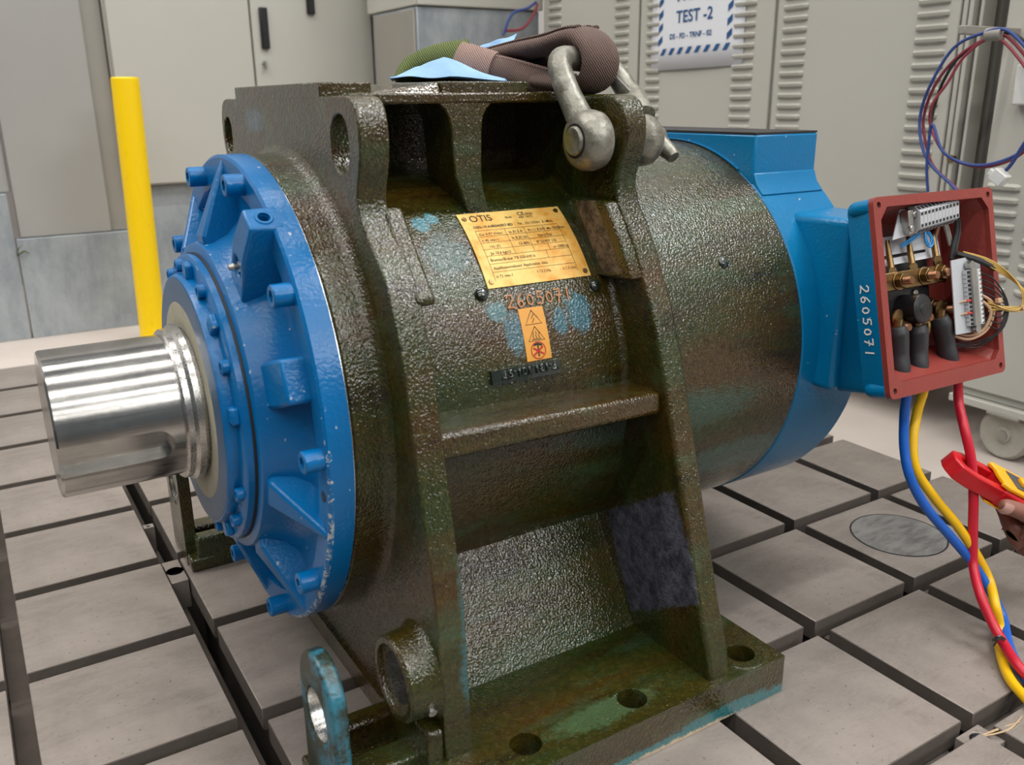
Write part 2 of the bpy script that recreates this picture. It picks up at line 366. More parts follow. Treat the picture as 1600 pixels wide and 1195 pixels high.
def cut(o, *mbs):
    """bore holes into a part and keep the result as its own mesh"""
    ts = []
    for mb in mbs:
        me = bpy.data.meshes.new('tmp'); me.from_pydata([v-OFF[o.name] for v in mb.v], [], mb.f)
        bm = bmesh.new(); bm.from_mesh(me); bmesh.ops.recalc_face_normals(bm, faces=bm.faces[:]); bm.to_mesh(me); bm.free()
        t_ = bpy.data.objects.new('tmp', me); C.objects.link(t_)
        if o.parent: t_.parent = o.parent
        else: t_.location = o.location
        md = o.modifiers.new('cut', 'BOOLEAN'); md.object = t_; md.operation = 'DIFFERENCE'; md.solver = 'EXACT'; ts.append(t_)
    mods = [m_ for m_ in o.modifiers if m_.type == 'BEVEL']
    keep = [(m_.width, m_.segments) for m_ in mods]
    for m_ in mods: o.modifiers.remove(m_)
    bpy.context.view_layer.update()
    dg = bpy.context.evaluated_depsgraph_get()
    me = bpy.data.meshes.new_from_object(o.evaluated_get(dg)); o.modifiers.clear(); o.data = me
    finish(me, 35)
    for t_ in ts: bpy.data.objects.remove(t_)
    for wd, sg in keep:
        b = o.modifiers.new('bevel', 'BEVEL'); b.width = wd; b.segments = sg; b.limit_method = 'ANGLE'; b.angle_limit = math.radians(38)
    return o
def text_mb(s, size, fn, spacing=1.0, align='LEFT', bold=0.0):
    """lettering as flat mesh; fn maps (u, v) to a point of the surface"""
    cu = bpy.data.curves.new('txt', 'FONT'); cu.body = s; cu.size = size; cu.space_character = spacing; cu.align_x = align; cu.offset = bold; cu.resolution_u = 3
    o = bpy.data.objects.new('txt', cu); C.objects.link(o); bpy.context.view_layer.update()
    me = bpy.data.meshes.new_from_object(o.evaluated_get(bpy.context.evaluated_depsgraph_get()))
    mb = MB(); mb.add([fn(v.co.x, v.co.y) for v in me.vertices], [list(p.vertices) for p in me.polygons])
    bpy.data.objects.remove(o); bpy.data.curves.remove(cu); bpy.data.meshes.remove(me); return mb
def ribbon(mb, pts, wd, fn, seg=1):
    """flat stroke of width wd along 2D pts mapped by fn"""
    P = [Vector((p[0], p[1])) for p in pts]
    Q = []
    for i in range(len(P)-1):
        for k in range(seg): Q.append(P[i].lerp(P[i+1], k/seg))
    Q.append(P[-1]); vs = []
    for i, p in enumerate(Q):
        d = (Q[min(i+1, len(Q)-1)]-Q[max(i-1, 0)])
        if d.length < 1e-9: d = Vector((1, 0))
        d.normalize(); nrm = Vector((-d.y, d.x))*wd/2
        e = d*wd*0.4 if i == len(Q)-1 else (-d*wd*0.4 if i == 0 else Vector((0, 0)))
        vs += [fn(*(p+nrm+e)), fn(*(p-nrm+e))]
    mb.add(vs, [(2*i, 2*i+1, 2*i+3, 2*i+2) for i in range(len(Q)-1)]); return mb
HAND = {'2': [(0.05, 0.8), (0.2, 1), (0.5, 0.95), (0.55, 0.7), (0.35, 0.4), (0.0, 0.05), (0.3, 0.1), (0.65, 0.0)],
        '6': [(0.5, 1), (0.2, 0.7), (0.05, 0.3), (0.2, 0.02), (0.45, 0.05), (0.55, 0.3), (0.35, 0.5), (0.1, 0.35)],
        '0': [(0.3, 0.85), (0.08, 0.6), (0.1, 0.2), (0.35, 0.05), (0.55, 0.3), (0.5, 0.7), (0.3, 0.85)],
        '5': [(0.6, 0.95), (0.2, 0.95), (0.12, 0.55), (0.4, 0.6), (0.55, 0.35), (0.4, 0.05), (0.05, 0.1)],
        '7': [(0.0, 0.95), (0.5, 0.98), (0.35, 0.5), (0.2, 0.0)],
        '1': [(0.3, 0.95), (0.25, 0.0)]}
def handwriting(s, size, fn, wd, step=0.78):
    mb = MB(); x = 0
    for ch in s:
        ribbon(mb, [(x+p[0]*size, p[1]*size) for p in HAND[ch]], wd, fn, 3)
        if ch == '7': ribbon(mb, [(x+0.15*size, 0.5*size), (x+0.55*size, 0.52*size)], wd, fn, 2)
        x += size*(step if ch != '1' else 0.5)
    return mb

# ------------------------------------------------------------------ the setting: floor
GX = [(-0.5775, -0.3515), (-0.3275, -0.0995), (-0.0735, 0.1455), (0.1765, 0.4025), (0.4285, 0.6545), (0.6805, 0.907), (0.9327, 1.1423), (1.1682, 1.3852), (1.4095, 1.578)]
GY = [(-0.1345+0.2470*k, 0.0880+0.2470*k) for k in range(-4, 8)]
floor = obj('floor', MB().box(-6, 9, -5, 6, -0.30, -0.16), 'slotdark', kind='structure')
fl2 = MB()
fl2.box(-6, 9, GY[-1][1]+0.02, 6, -0.17, -0.012).box(1.578, 9, -5, GY[-1][1]+0.02, -0.17, -0.022)
obj('concrete_slab', fl2, 'concrete', floor, bevel=0.003)
bed = MB()
for (a, b) in GX: bed.box(a+0.022, b-0.022, GY[0][0]-1, GY[-1][1], -0.17, -0.034)
obj('bed_rib', bed, 'ironside', floor)
ch = MB().box(0.1455-0.002, 0.166, GY[0][0]-1, GY[-1][1], -0.17, -0.055).box(-0.0995, -0.0735+0.001, GY[0][0]-1, GY[-1][1], -0.17, -0.04)
obj('slot_bottom', ch, 'slot', floor)
tiles = {}
for i, (a, b) in enumerate(GX):
    for j, (c, d) in enumerate(GY):
        if i in (3, 4) and j in (5, 6): pass
        key = (round(b-a, 3), round(d-c, 3))
        if key not in tiles:
            me = mesh_of('floor_plate', MB().box(0, b-a, 0, d-c, -0.034, 0)); me.materials.append(M['iron']); me.materials.append(M['ironside'])
            for p in me.polygons:
                if p.normal.z < 0.5: p.material_index = 1
            tiles[key] = me
        o = bpy.data.objects.new('floor_plate', tiles[key]); C.objects.link(o); o.parent = floor; o.location = (a, c, 0)
        bv = o.modifiers.new('bevel', 'BEVEL'); bv.width = 0.0012; bv.segments = 1; bv.limit_method = 'ANGLE'
        OFF[o.name] = Vector((a, c, 0))
# round inlay in the plate right of the machine
dm = MB().cyl((1.276, -0.273, -0.001), (1.276, -0.273, 0.0006), 0.0785, n=64)
obj('plate_inlay', dm, 'inlay', floor, label='round dull grey inlay let into the floor plate')
rg = MB(); n = 64
rg.add([(1.276+r*math.cos(2*PI*i/n), -0.273+r*math.sin(2*PI*i/n), 0.0005) for i in range(n) for r in (0.0785, 0.0815)], [(2*i, 2*i+1, (2*i+3) % (2*n), (2*i+2) % (2*n)) for i in range(n)])
obj('inlay_groove', rg, 'slotdark', floor)
def slot_block(x0, x1, y0, y1, z, label, hole=0.013):
    cx, cy = (x0+x1)/2, (y0+y1)/2
    t_ = thing('tee_slot_nut', label, 'slot nut', (cx, cy, -0.055), 'threaded nuts in the floor slots')
    b = obj('nut_body', MB().box(x0, x1, y0, y1, -0.055, z), 'iron', t_, bevel=0.001)
    cut(b, MB().cyl((cx, cy, -0.1), (cx, cy, 0.05), hole, n=28))
    th = MB()
    for k in range(8): th.add([(cx+r*math.cos(2*PI*i/24), cy+r*math.sin(2*PI*i/24), z-0.002-0.005*k-dz) for i in range(24) for r, dz in ((hole, 0), (hole-0.002, 0.0025), (hole, 0.005))],
               [(3*i+q, 3*i+q+1, (3*(i+1)+q+1) % 72, (3*(i+1)+q) % 72) for i in range(24) for q in (0, 1)])
    obj('thread', th, 'thread', t_)
slot_block(0.1475, 0.1745, 0.262, 0.342, -0.004, 'bright block with a threaded hole in the slot left of the machine')
slot_block(0.885, 0.9315, -0.6715, -0.6355, -0.010, 'block with a threaded hole at the slot crossing, bottom right', 0.0125)
slot_block(0.1475, 0.166, 0.50, 0.515, -0.006, 'thin steel piece across the slot behind the shaft', 0.004)
tag(obj('wood_splinter', MB().tube([(0.905, -0.652, -0.006), (0.935, -0.66, -0.002), (0.965, -0.668, 0.001)], [0.001, 0.0016, 0.0006], 6), 'wood', base=(0.935, -0.66, 0)), 'pale wood splinter lying on the threaded slot nut, lower right', 'splinter')
tag(obj('wood_splinter', MB().tube([(0.908, -0.655, -0.005), (0.94, -0.668, 0.0), (0.975, -0.665, 0.003)], [0.0008, 0.0013, 0.0006], 6), 'wood', base=(0.94, -0.668, 0)), 'second thin wood splinter crossing the first, lower right', 'splinter')
tag(obj('rusty_strip', MB().box(0.60, 0.86, -0.652, -0.640, -0.05, -0.042), 'rust', base=(0.7, -0.645, -0.05)), 'rusty iron strip lying in the slot at the bottom edge', 'strip')
tag(obj('rusty_rod', MB().tube([(0.965, -0.648, -0.03), (1.06, -0.640, -0.02), (1.16, -0.636, -0.02)], 0.003, 8), 'rust', base=(1.0, -0.645, -0.03)), 'thin brown rod in the slot right of the slot nut', 'rod')

# ------------------------------------------------------------------ the setting: walls and cabinets
obj('wall_back', MB().box(-6, 9, 3.3, 3.4, -0.2, 4), 'pale', kind='structure')
obj('wall_right', MB().box(3.4, 3.5, -5, 3.3, -0.2, 4), 'pale', kind='structure')
YC = 2.22
for x0, x1, dy, z1, lb in ((0.104, 0.463, 0.0, 0.323, 'low grey galvanized plinth sheet just left of the yellow post'), (-0.9, 0.099, 0.0, 0.47, 'grey galvanized sheet at the left edge, taller than its neighbour'), (0.466, 1.40, 0.04, 0.468, 'grey galvanized sheet behind the post, under the cupboard')):
    g = thing('plinth', lb, 'plinth', ((x0+x1)/2, YC, -0.012), 'galvanized plinth sheets along the back')
    obj('sheet_panel', MB().box(x0, x1, YC+dy, YC+dy+0.05, -0.012, z1), 'galv', g, bevel=0.002)
g = thing('wall_panel', 'tall grey-beige flat panel left of the yellow post', 'panel', (0.28, YC, 0.325))
obj('panel_sheet', MB().box(0.118, 0.40, YC+0.012, YC+0.05, 0.325, 2.4), 'beige2', g, bevel=0.003)
obj('panel_sheet', MB().box(-0.9, 0.114, YC+0.03, YC+0.06, 0.472, 2.4), 'beige2', g, bevel=0.003)
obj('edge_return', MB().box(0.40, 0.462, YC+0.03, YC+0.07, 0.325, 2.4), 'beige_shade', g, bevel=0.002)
g = thing('metal_cabinet', 'light beige steel cupboard with black handle at upper left', 'cabinet', (0.93, YC, 0.47))
obj('body', MB().box(0.466, 1.404, YC+0.006, YC+0.45, 0.472, 2.2), 'beige', g, bevel=0.004)
d1 = obj('door', MB().box(0.472, 0.938, YC-0.012, YC+0.005, 0.478, 2.19), 'beige', g, bevel=0.003)
d2 = obj('door', MB().box(0.944, 1.398, YC-0.012, YC+0.005, 0.478, 2.19), 'beige', g, bevel=0.003)
h = obj('handle', MB().box(0.972, 1.000, YC-0.028, YC-0.010, 0.925, 1.062), 'black', d2, bevel=0.004, label='black lift handle')
obj('lock', MB().cyl((0.978, YC-0.012, 0.878), (0.978, YC-0.02, 0.878), 0.009).box(0.975, 0.981, YC-0.034, YC-0.02, 0.855, 0.882), 'zinc', d2)
obj('handle', MB().box(1.148, 1.176, YC-0.028, YC-0.010, 1.045, 1.18), 'black', d2, bevel=0.004, label='black lift handle')
obj('wall_left_column', MB().box(1.408, 1.525, YC-0.02, YC+0.5, -0.012, 2.6), 'pale', kind='structure')
bpy.data.objects['wall_left_column'].name = 'trim_1'
YB = 1.75
g = thing('steel_duct', 'blotchy grey galvanized duct behind the sling on the frame', 'duct', (1.55, YB, 0))
obj('duct_front', MB().box(1.363, 1.85, YB, YB+0.36, -0.02, 1.044), 'galv', g, bevel=0.004)
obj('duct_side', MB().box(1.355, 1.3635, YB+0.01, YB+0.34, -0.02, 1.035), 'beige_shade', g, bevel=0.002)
tag(obj('beige_casing', MB().box(1.358, 1.86, YB-0.012, YB+0.4, 1.046, 2.2), 'beige', bevel=0.004, base=(1.6, YB, 1.046)), 'beige steel casing resting on the galvanized duct', 'casing')
# louvred cabinets, their fronts face the machine
XC = 1.84
lv = MB()
wl = 0.075
sec = [(0, 0), (-0.010, 0.004), (-0.012, 0.010), (0, 0.016)]
k = len(sec)
lv.add([(a, y, b) for y, sx in ((0, 0.2), (0.006, 1), (wl-0.006, 1), (wl, 0.2)) for a, b in [(p[0]*sx, p[1]) for p in sec]],
       [(i*k+q, (i+1)*k+q, (i+1)*k+q+1, i*k+q+1) for i in range(3) for q in range(k-1)]+[(0, 1, 2, 3), (12, 15, 14, 13)])
lme = mesh_of('louver', lv); lme.materials.append(M['beige'])
lmd = mesh_of('louver', lv); lmd.materials.append(M['beige_shade'])  # darker copy for the bay, its shade put into the colour
def louvers(parent, y0, y1, zt, zb, me=lme, x=XC, pitch=0.0265):
    z = zb
    while z < zt:
        o = bpy.data.objects.new('louver', me); C.objects.link(o); o.parent = parent; o.location = Vector((x, y0, z))-OFF[parent.name]; o.scale = (1, (y1-y0)/wl, 1)
        z += pitch
def lcab(ya, yb, label, cols, x=XC, mat='beige', zb=0.10, top=1.9):
    g = thing('louvred_cabinet', label, 'cabinet', (x+0.2, (ya+yb)/2, zb), 'louvred cabinets on castors')
    obj('body', MB().box(x+0.004, x+0.5, ya, yb, zb, top), mat, g, bevel=0.004)
    d = obj('door', MB().box(x-0.006, x+0.003, ya+0.004, yb-0.004, zb+0.02, top-0.02), mat, g, bevel=0.003)
    obj('base_frame', MB().box(x-0.012, x+0.5, ya, yb, zb-0.018, zb), mat, g, bevel=0.003)
    for y0, y1, zt, zl in cols: louvers(d, y0, y1, zt, zl, x=x-0.005)
    return g
lcab(1.168, 1.70, 'beige cabinet with louvre strips, farthest left behind the sling', [(1.585, 1.660, 1.2, 0.72), (1.215, 1.285, 1.2, 0.72)])
lcab(0.619, 1.164, 'beige louvred cabinet with the white poster taped to it', [(1.062, 1.127, 1.2, 0.55), (0.685, 0.762, 1.2, 0.55)])
lcab(0.10, 0.615, 'beige louvred cabinet behind the open terminal box', [(0.512, 0.59, 1.2, 0.50), (0.128, 0.205, 1.2, 0.40)])
g = thing('louvred_cabinet', 'recessed cabinet bay with louvres behind the wire coil, shade put into its colour', 'cabinet', (XC+0.2, 0.03, 0.1))
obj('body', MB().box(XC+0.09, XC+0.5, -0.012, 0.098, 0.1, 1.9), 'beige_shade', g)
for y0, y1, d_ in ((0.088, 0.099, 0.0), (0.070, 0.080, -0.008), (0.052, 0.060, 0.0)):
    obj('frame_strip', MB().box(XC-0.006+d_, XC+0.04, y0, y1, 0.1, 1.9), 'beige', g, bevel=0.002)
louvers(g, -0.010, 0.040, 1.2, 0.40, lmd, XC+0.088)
obj('bolt', MB().cyl((XC-0.006, 0.075, 0.61), (XC-0.018, 0.075, 0.61), 0.008), 'brass', g)
g = lcab(-0.60, -0.014, 'beige castor cabinet with low louvres at the right edge', [(-0.10, -0.030, 0.56, 0.34), (-0.30, -0.12, 0.56, 0.34)], x=XC-0.03)
obj('socket_box', MB().box(XC-0.060, XC-0.034, -0.135, -0.066, 0.722, 0.80), 'white_plastic', g, bevel=0.004)
obj('bracket', MB().box(XC-0.22, XC-0.03, -0.05, -0.035, 0.852, 0.868), 'beige_shade', g, bevel=0.002)
def castor(x, y, label):
    t_ = thing('castor_wheel', label, 'castor', (x, y, -0.022), 'castor wheels under the cabinets')
    obj('tyre', MB().lathe([(x-0.006, 0.010), (x-0.006, 0.016), (x, 0.018), (x, 0.040), (x-0.004, 0.046), (x-0.004, 0.050), (x+0.004, 0.0565), (x+0.030, 0.0565), (x+0.036, 0.050), (x+0.036, 0.01)], (y, 0.0345), 48), 'castor', t_)
    obj('hub', MB().cyl((x-0.009, y, 0.0345), (x+0.04, y, 0.0345), 0.011), 'zinc', t_)
    obj('fork', MB().prism([(y-0.03, 0.084), (y+0.03, 0.084), (y+0.012, 0.03), (y-0.012, 0.03)], x+0.040, x+0.045, 0).box(x-0.02, x+0.05, y-0.035, y+0.035, 0.078, 0.084), 'beige_shade', t_, bevel=0.001)
castor(XC-0.025, -0.142, 'grey rubber castor under the cabinet at the right edge')
castor(XC+0.02, 0.52, 'grey castor under the louvred cabinet, in the shade behind the machine')
# poster
pn = thing('poster', 'white paper notice with blue hatched border and large blue lettering', 'poster', (XC-0.008, 0.91, 0.92))
def pf(u, v, d=0.0):  # u to the reader's right (0..0.38), v up
    return Vector((XC-0.0105-d-0.004*math.sin(u*9), 1.101-u, 0.822+v+0.014*u))
pm = MB(); nn = 12
pm.add([pf(0.379*i/nn, 0.27*j/4, 0.0) for i in range(nn+1) for j in range(5)], [(i*5+j, (i+1)*5+j, (i+1)*5+j+1, i*5+j+1) for i in range(nn) for j in range(4)])
ps = obj('sheet', pm, 'paper', pn); sm = ps.modifiers.new('s', 'SOLIDIFY'); sm.thickness = 0.0012
pr = MB()
def bar4(a, b, c, d): pr.add([pf(*p, 0.0016) for p in (a, b, c, d)], [(0, 1, 2, 3)])
for i in range(8): x0 = 0.045+i*0.037; bar4((x0, 0.042), (x0+0.016, 0.042), (x0+0.029, 0.060), (x0+0.013, 0.060))
for j in range(6):
    z0 = 0.068+j*0.036
    for x0 in (0.035, 0.318): bar4((x0, z0), (x0+0.018, z0+0.013), (x0+0.018, z0+0.030), (x0, z0+0.017))
obj('hatched_border', pr, 'posterblue', pn)
for s_, sz, u0, v0, bo in (('MOTOR', 0.050, 0.112, 0.186, 0.0006), ('TEST -2', 0.046, 0.112, 0.128, 0.0006), ('DS - FD - TRNF - 02', 0.0205, 0.086, 0.085, 0.0004)):
    obj('text_line', text_mb(s_, sz, lambda u, v: pf(u0+u, v0+v, 0.0018), 1.0, bold=bo), 'posterblue', pn)
# yellow post
bp_ = at((240, 526), 2, 0.0)
pt = thing('yellow_post', 'yellow painted steel guard post standing on the floor at left', 'post', (bp_.x, bp_.y, -0.012))
obj('post_tube', MB().cyl((bp_.x, bp_.y, -0.012), (bp_.x+0.018, bp_.y, 0.819), 0.0415, n=40), 'post', pt, bevel=0.002)
obj('post_cap', MB().cyl((bp_.x+0.018, bp_.y, 0.8192), (bp_.x+0.018, bp_.y, 0.8215), 0.0395, 0.038, n=40), 'post', pt)
tag(obj('weed_tuft', MB().tube([(0.10, YC-0.005, 0.27), (0.12, YC-0.02, 0.285), (0.135, YC-0.02, 0.275)], [0.002, 0.004, 0.001], 5, flat=(1, 0.3)).tube([(0.10, YC-0.005, 0.27), (0.105, YC-0.02, 0.295), (0.12, YC-0.02, 0.305)], [0.002, 0.004, 0.001], 5, flat=(1, 0.3)), 'slinggreen', base=(0.1, YC, 0.27)), 'tiny green sprig growing from the joint of the grey plinth', 'plant')

# ------------------------------------------------------------------ the machine
ZA = 0.3827
mach = thing('elevator_motor', 'oil-wet dark green gearless motor with blue end shields on the floor plates', 'motor', MX)
def ob(name, mb, mat='oily', bevel=0.0, parent=None, **k): return obj(name, mb, mat, parent or mach, bevel=bevel, **k)
# shaft with keyway
sh = ob('shaft', MB().lathe([(0.0, 0.0), (0.0, 0.0855), (0.0025, 0.0881), (0.142, 0.0881), (0.2, 0.0881), (0.2, 0)], (0, ZA), 128), 'shaft', label='bright turned steel shaft end')
ka = math.radians(-14); kn = Vector((0, -math.cos(ka), math.sin(ka))); kt = Vector((0, -math.sin(ka), -math.cos(ka)))
kp = MB(); prof = [(-0.02, -0.0195), (0.104, -0.0195)]+[(0.104+0.0195*math.cos(a), 0.0195*math.sin(a)) for a in [PI*(i/12-0.5) for i in range(1, 12)]]+[(0.104, 0.0195), (-0.02, 0.0195)]
n = len(prof); c0 = Vector((0, 0, ZA))
kp.add([c0+Vector((a, 0, 0))+kt*b+kn*hh for hh in (0.074, 0.11) for a, b in prof], [list(range(n))[::-1], [i+n for i in range(n)]]+[(i, (i+1) % n, (i+1) % n+n, i+n) for i in range(n)])
cut(sh, kp)
ob('shaft_collar', MB().lathe([(0.136, 0.088), (0.1365, 0.0925), (0.139, 0.0945), (0.146, 0.0945), (0.150, 0.0985), (0.157, 0.0995), (0.158, 0.093), (0.17, 0.093)], (0, ZA), 96), 'bright_steel')
ob('grease_ring', MB().lathe([(0.1630, 0.094), (0.1625, 0.100), (0.1622, 0.122), (0.1628, 0.126)], (0, ZA), 96), 'greaseface', label='pale dried grease around the shaft')
# bearing cover
cov = ob('bearing_cover', MB().lathe([(0.18, 0.09), (0.1635, 0.09), (0.1633, 0.150), (0.1645, 0.1575), (0.168, 0.1597), (0.1775, 0.1605), (0.1785, 0.163), (0.1785, 0.179), (0.181, 0.183), (0.190, 0.183)], (0, ZA), 128), 'blue')
ob('seal_face', MB().lathe([(0.1628, 0.118), (0.1626, 0.148), (0.1640, 0.1555)], (0, ZA), 128), 'sealface', label='worn grey-blue face ring of the bearing cover')
ob('gasket', MB().lathe([(0.1885, 0.17), (0.1885, 0.1845), (0.194, 0.1845)], (0, ZA), 96), 'rubber')
def polar(x, r, deg):
    a = math.radians(deg); return Vector((x, -r*math.cos(a), ZA+r*math.sin(a)))
def rotm(deg):  # local x = along axis, y = tangential, z = radial outwards
    a = math.radians(deg); return Matrix.Translation((0, 0, ZA)) @ Matrix(((1, 0, 0, 0), (0, math.sin(a), -math.cos(a), 0), (0, math.cos(a), math.sin(a), 0), (0, 0, 0, 1)))
def cap_screw(x0, x1, r, deg, rad, name='cap_screw', mat='blue', par=None):
    mb = MB(); rm = rotm(deg) @ Matrix.Translation((0, 0, r))
    m_ = rm; n = 28; pr_ = [(x1, rad), (x0+0.0012, rad), (x0, rad-0.0012), (x0, rad*0.56)]
    vs = []; fs = []
    for i in range(n):
        a = 2*PI*i/n
        for q, (x, rr) in enumerate(pr_):
            if q == 3:
                hx = a % (PI/3)-PI/6; rr = rr*0.9/math.cos(hx)
            vs.append(m_ @ Vector((x, rr*math.cos(a), rr*math.sin(a))))
        hx = a % (PI/3)-PI/6; vs.append(m_ @ Vector((x0+rad*0.8, rad*0.56*0.9/math.cos(hx)*math.cos(a), rad*0.56*0.9/math.cos(hx)*math.sin(a))))
    for i in range(n):
        j = (i+1) % n
        for q in range(4): fs.append((i*5+q, j*5+q, j*5+q+1, i*5+q+1))
    fs.append([i*5+4 for i in range(n)])
    mb.add(vs, fs); return ob(name, mb, mat)
for dg in (28, 64, 100, 120, 146, 190, -26, -46, -82, 235): cap_screw(0.170, 0.1785, 0.1695, dg, 0.0082, 'cover_screw')
for dg in (9, 46, 84, -10+180, -64): 
    m_ = rotm(dg); mb = MB().box(0.170, 0.180, -0.010, 0.010, 0.157, 0.178, m_); ob('cover_pad', mb, 'blue', 0.003)
# end shield
es = ob('end_shield', MB().lathe([(0.21, 0.15), (0.1925, 0.165), (0.1915, 0.190), (0.194, 0.1955), (0.199, 0.197), (0.208, 0.199), (0.226, 0.208), (0.240, 0.222), (0.244, 0.235), (0.2445, 0.255), (0.242, 0.262), (0.2345, 0.2655), (0.2325, 0.268), (0.2319, 0.2965), (0.2345, 0.30), (0.2607, 0.30), (0.2607, 0.2)], (0, ZA), 144), 'blue', label='round blue cast end shield')
for dg in range(0, 360, 36): cap_screw(0.2105, 0.2325, 0.2835, dg+0.5, 0.0125, 'shield_screw')
def rib(dg, wi=0.021, wo=0.008, xi=0.1965, xm=0.203, rm_=0.235, tip=0.2945):
    m_ = rotm(dg); mb = MB()
    # top ridge stations (r, x_top, half width top, half width foot)
    st = [(0.191, xi+0.002, wi*0.70, wi*0.92), (0.206, xi, wi*0.74, wi*0.98), (tip, 0.2315, wo*0.32, wo*0.75)]
    vs = []
    for r, x, a, b in st: vs += [m_ @ Vector((0.248, -b, r)), m_ @ Vector((x+0.004, -a-0.0025, r)), m_ @ Vector((x, -a, r)), m_ @ Vector((x, a, r)), m_ @ Vector((x+0.004, a+0.0025, r)), m_ @ Vector((0.248, b, r))]
    k = len(st); fs = [(i*6+q, (i+1)*6+q, (i+1)*6+q+1, i*6+q+1) for i in range(k-1) for q in range(5)]
    fs += [(0, 1, 2, 3, 4, 5), tuple((k-1)*6+q for q in range(6))]
    mb.add(vs, fs); return ob('rib', mb, 'blue', 0.0022, ang=25)
for dg in (90, 126, 162, 198, 234, 270, -18, -54): rib(dg)
m_ = rotm(18); ob('rib', MB().prism([(-0.0255, 0.19), (0.0255, 0.19), (0.026, 0.235), (0.0245, 0.272), (-0.0245, 0.272), (-0.026, 0.235)], 0.206, 0.248, 0, m_), 'blue', 0.004, label='flat rectangular boss rib')
m_ = rotm(54)
rb = ob('rib', MB().add([m_ @ Vector(p) for p in [(0.248, -0.028, 0.19), (0.205, -0.024, 0.195), (0.205, 0.024, 0.195), (0.248, 0.028, 0.19),
      (0.248, -0.030, 0.25), (0.2015, -0.020, 0.255), (0.2015, 0.020, 0.255), (0.248, 0.030, 0.25), (0.245, -0.017, 0.3), (0.207, -0.016, 0.3), (0.207, 0.016, 0.3), (0.245, 0.017, 0.3)]],
      [(0, 1, 2, 3), (8, 11, 10, 9), (0, 4, 5, 1), (4, 8, 9, 5), (1, 5, 6, 2), (5, 9, 10, 6), (2, 6, 7, 3), (6, 10, 11, 7), (3, 7, 4, 0), (7, 11, 8, 4)]), 'blue', 0.003, label='wide rib with tapped lifting hole and grease nipple')
cut(rb, MB().cyl(m_ @ Vector((0.226, 0, 0.27)), m_ @ Vector((0.226, 0, 0.33)), 0.0065, n=24), MB().cyl(m_ @ Vector((0.19, 0.0, 0.231)), m_ @ Vector((0.213, 0.0, 0.231)), 0.013, n=28))
gn = MB().cyl(m_ @ Vector((0.213, 0, 0.231)), m_ @ Vector((0.205, 0, 0.231)), 0.0065, n=6).cyl(m_ @ Vector((0.206, 0, 0.231)), m_ @ Vector((0.199, 0, 0.231)), 0.0035, n=16).cyl(m_ @ Vector((0.199, 0, 0.231)), m_ @ Vector((0.194, 0, 0.231)), 0.0045, 0.003, n=16)
ob('grease_nipple', gn, 'zinc', 0.0, rb)
ob('lifting_ring', MB().add([m_ @ Vector((0.226+r*math.cos(2*PI*i/24), r*math.sin(2*PI*i/24), z)) for i in range(24) for r, z in ((0.0105, 0.3), (0.0095, 0.3012), (0.0068, 0.3012), (0.0068, 0.298))], [(4*i+q, 4*i+q+1, (4*i+5+q) % 96, (4*i+4+q) % 96) for i in range(24) for q in range(3)]), 'blue', 0.0, rb)
ob('tapped_hole', MB().cyl(polar(0.2314, 0.2835, -8.5), polar(0.2330, 0.2835, -8.5), 0.0062, n=20), 'thread')
# inner struts crossing the shield trough between hub and bolts
for dg in range(0, 360, 36):
    m_ = rotm(dg); ob('bolt_boss', MB().add([m_ @ Vector(p) for p in [(0.2455, -0.017, 0.262), (0.2455, 0.017, 0.262), (0.2455, 0.02, 0.27), (0.2455, -0.02, 0.27), (0.233, -0.014, 0.2655), (0.233, 0.014, 0.2655), (0.2325, 0.018, 0.272), (0.2325, -0.018, 0.272)]],
       [(0, 3, 2, 1), (4, 5, 6, 7), (0, 1, 5, 4), (1, 2, 6, 5), (2, 3, 7, 6), (3, 0, 4, 7)]), 'blue', 0.001)
# front housing drum
ob('shim_ring', MB().lathe([(0.2607, 0.26), (0.2607, 0.2975), (0.2625, 0.2975), (0.2625, 0.26)], (0, ZA), 96), 'bright_steel')
ob('front_drum', MB().lathe([(0.2625, 0.2), (0.2625, 0.2965), (0.265, 0.299), (0.292, 0.2985), (0.2985, 0.2998), (0.303, 0.3035), (0.3062, 0.31), (0.3062, 0.2)], (0, ZA), 144), label='oily front housing ring')
# frame plates
def mirror(pr): return pr+[(-y*1.018, z) for y, z in reversed(pr)]
prof1 = [(-0.402, 0.02), (-0.402, 0.06), (-0.397, 0.124), (-0.3905, 0.2339), (-0.377, 0.2977), (-0.3635, 0.36), (-0.3535, 0.41), (-0.3485, 0.4337), (-0.339, 0.4821), (-0.3225, 0.5322), (-0.3035, 0.5696), (-0.288, 0.585), (-0.265, 0.607), (-0.250, 0.625), (-0.2435, 0.640), (-0.2445, 0.652), (-0.2507, 0.6687), (-0.2565, 0.685), (-0.2585, 0.7009), (-0.2577, 0.718), (-0.2545, 0.7300), (-0.248, 0.7400), (-0.238, 0.7460), (-0.225, 0.7478)]
p1 = ob('front_frame_plate', MB().prism(mirror(prof1), 0.3056, 0.339, 0), bevel=0.005, seg=3, label='upright cast frame plate at the shaft side')
def slot_hole(x0, x1, y, z, r=0.0245, st=0.012):
    pr_ = [(y+r*math.cos(a), z+st*(1 if math.sin(a) >= 0 else -1)*0.5+r*math.sin(a)) for a in [2*PI*i/40 for i in range(40)]]
    return MB().prism(pr_, x0, x1, 0)
cut(p1, MB().cyl((0.25, -0.3455, 0.137), (0.4, -0.3455, 0.137), 0.030, n=40), slot_hole(0.25, 0.4, -0.2045, 0.699), slot_hole(0.25, 0.4, 0.2325, 0.698, 0.0185, 0.012))
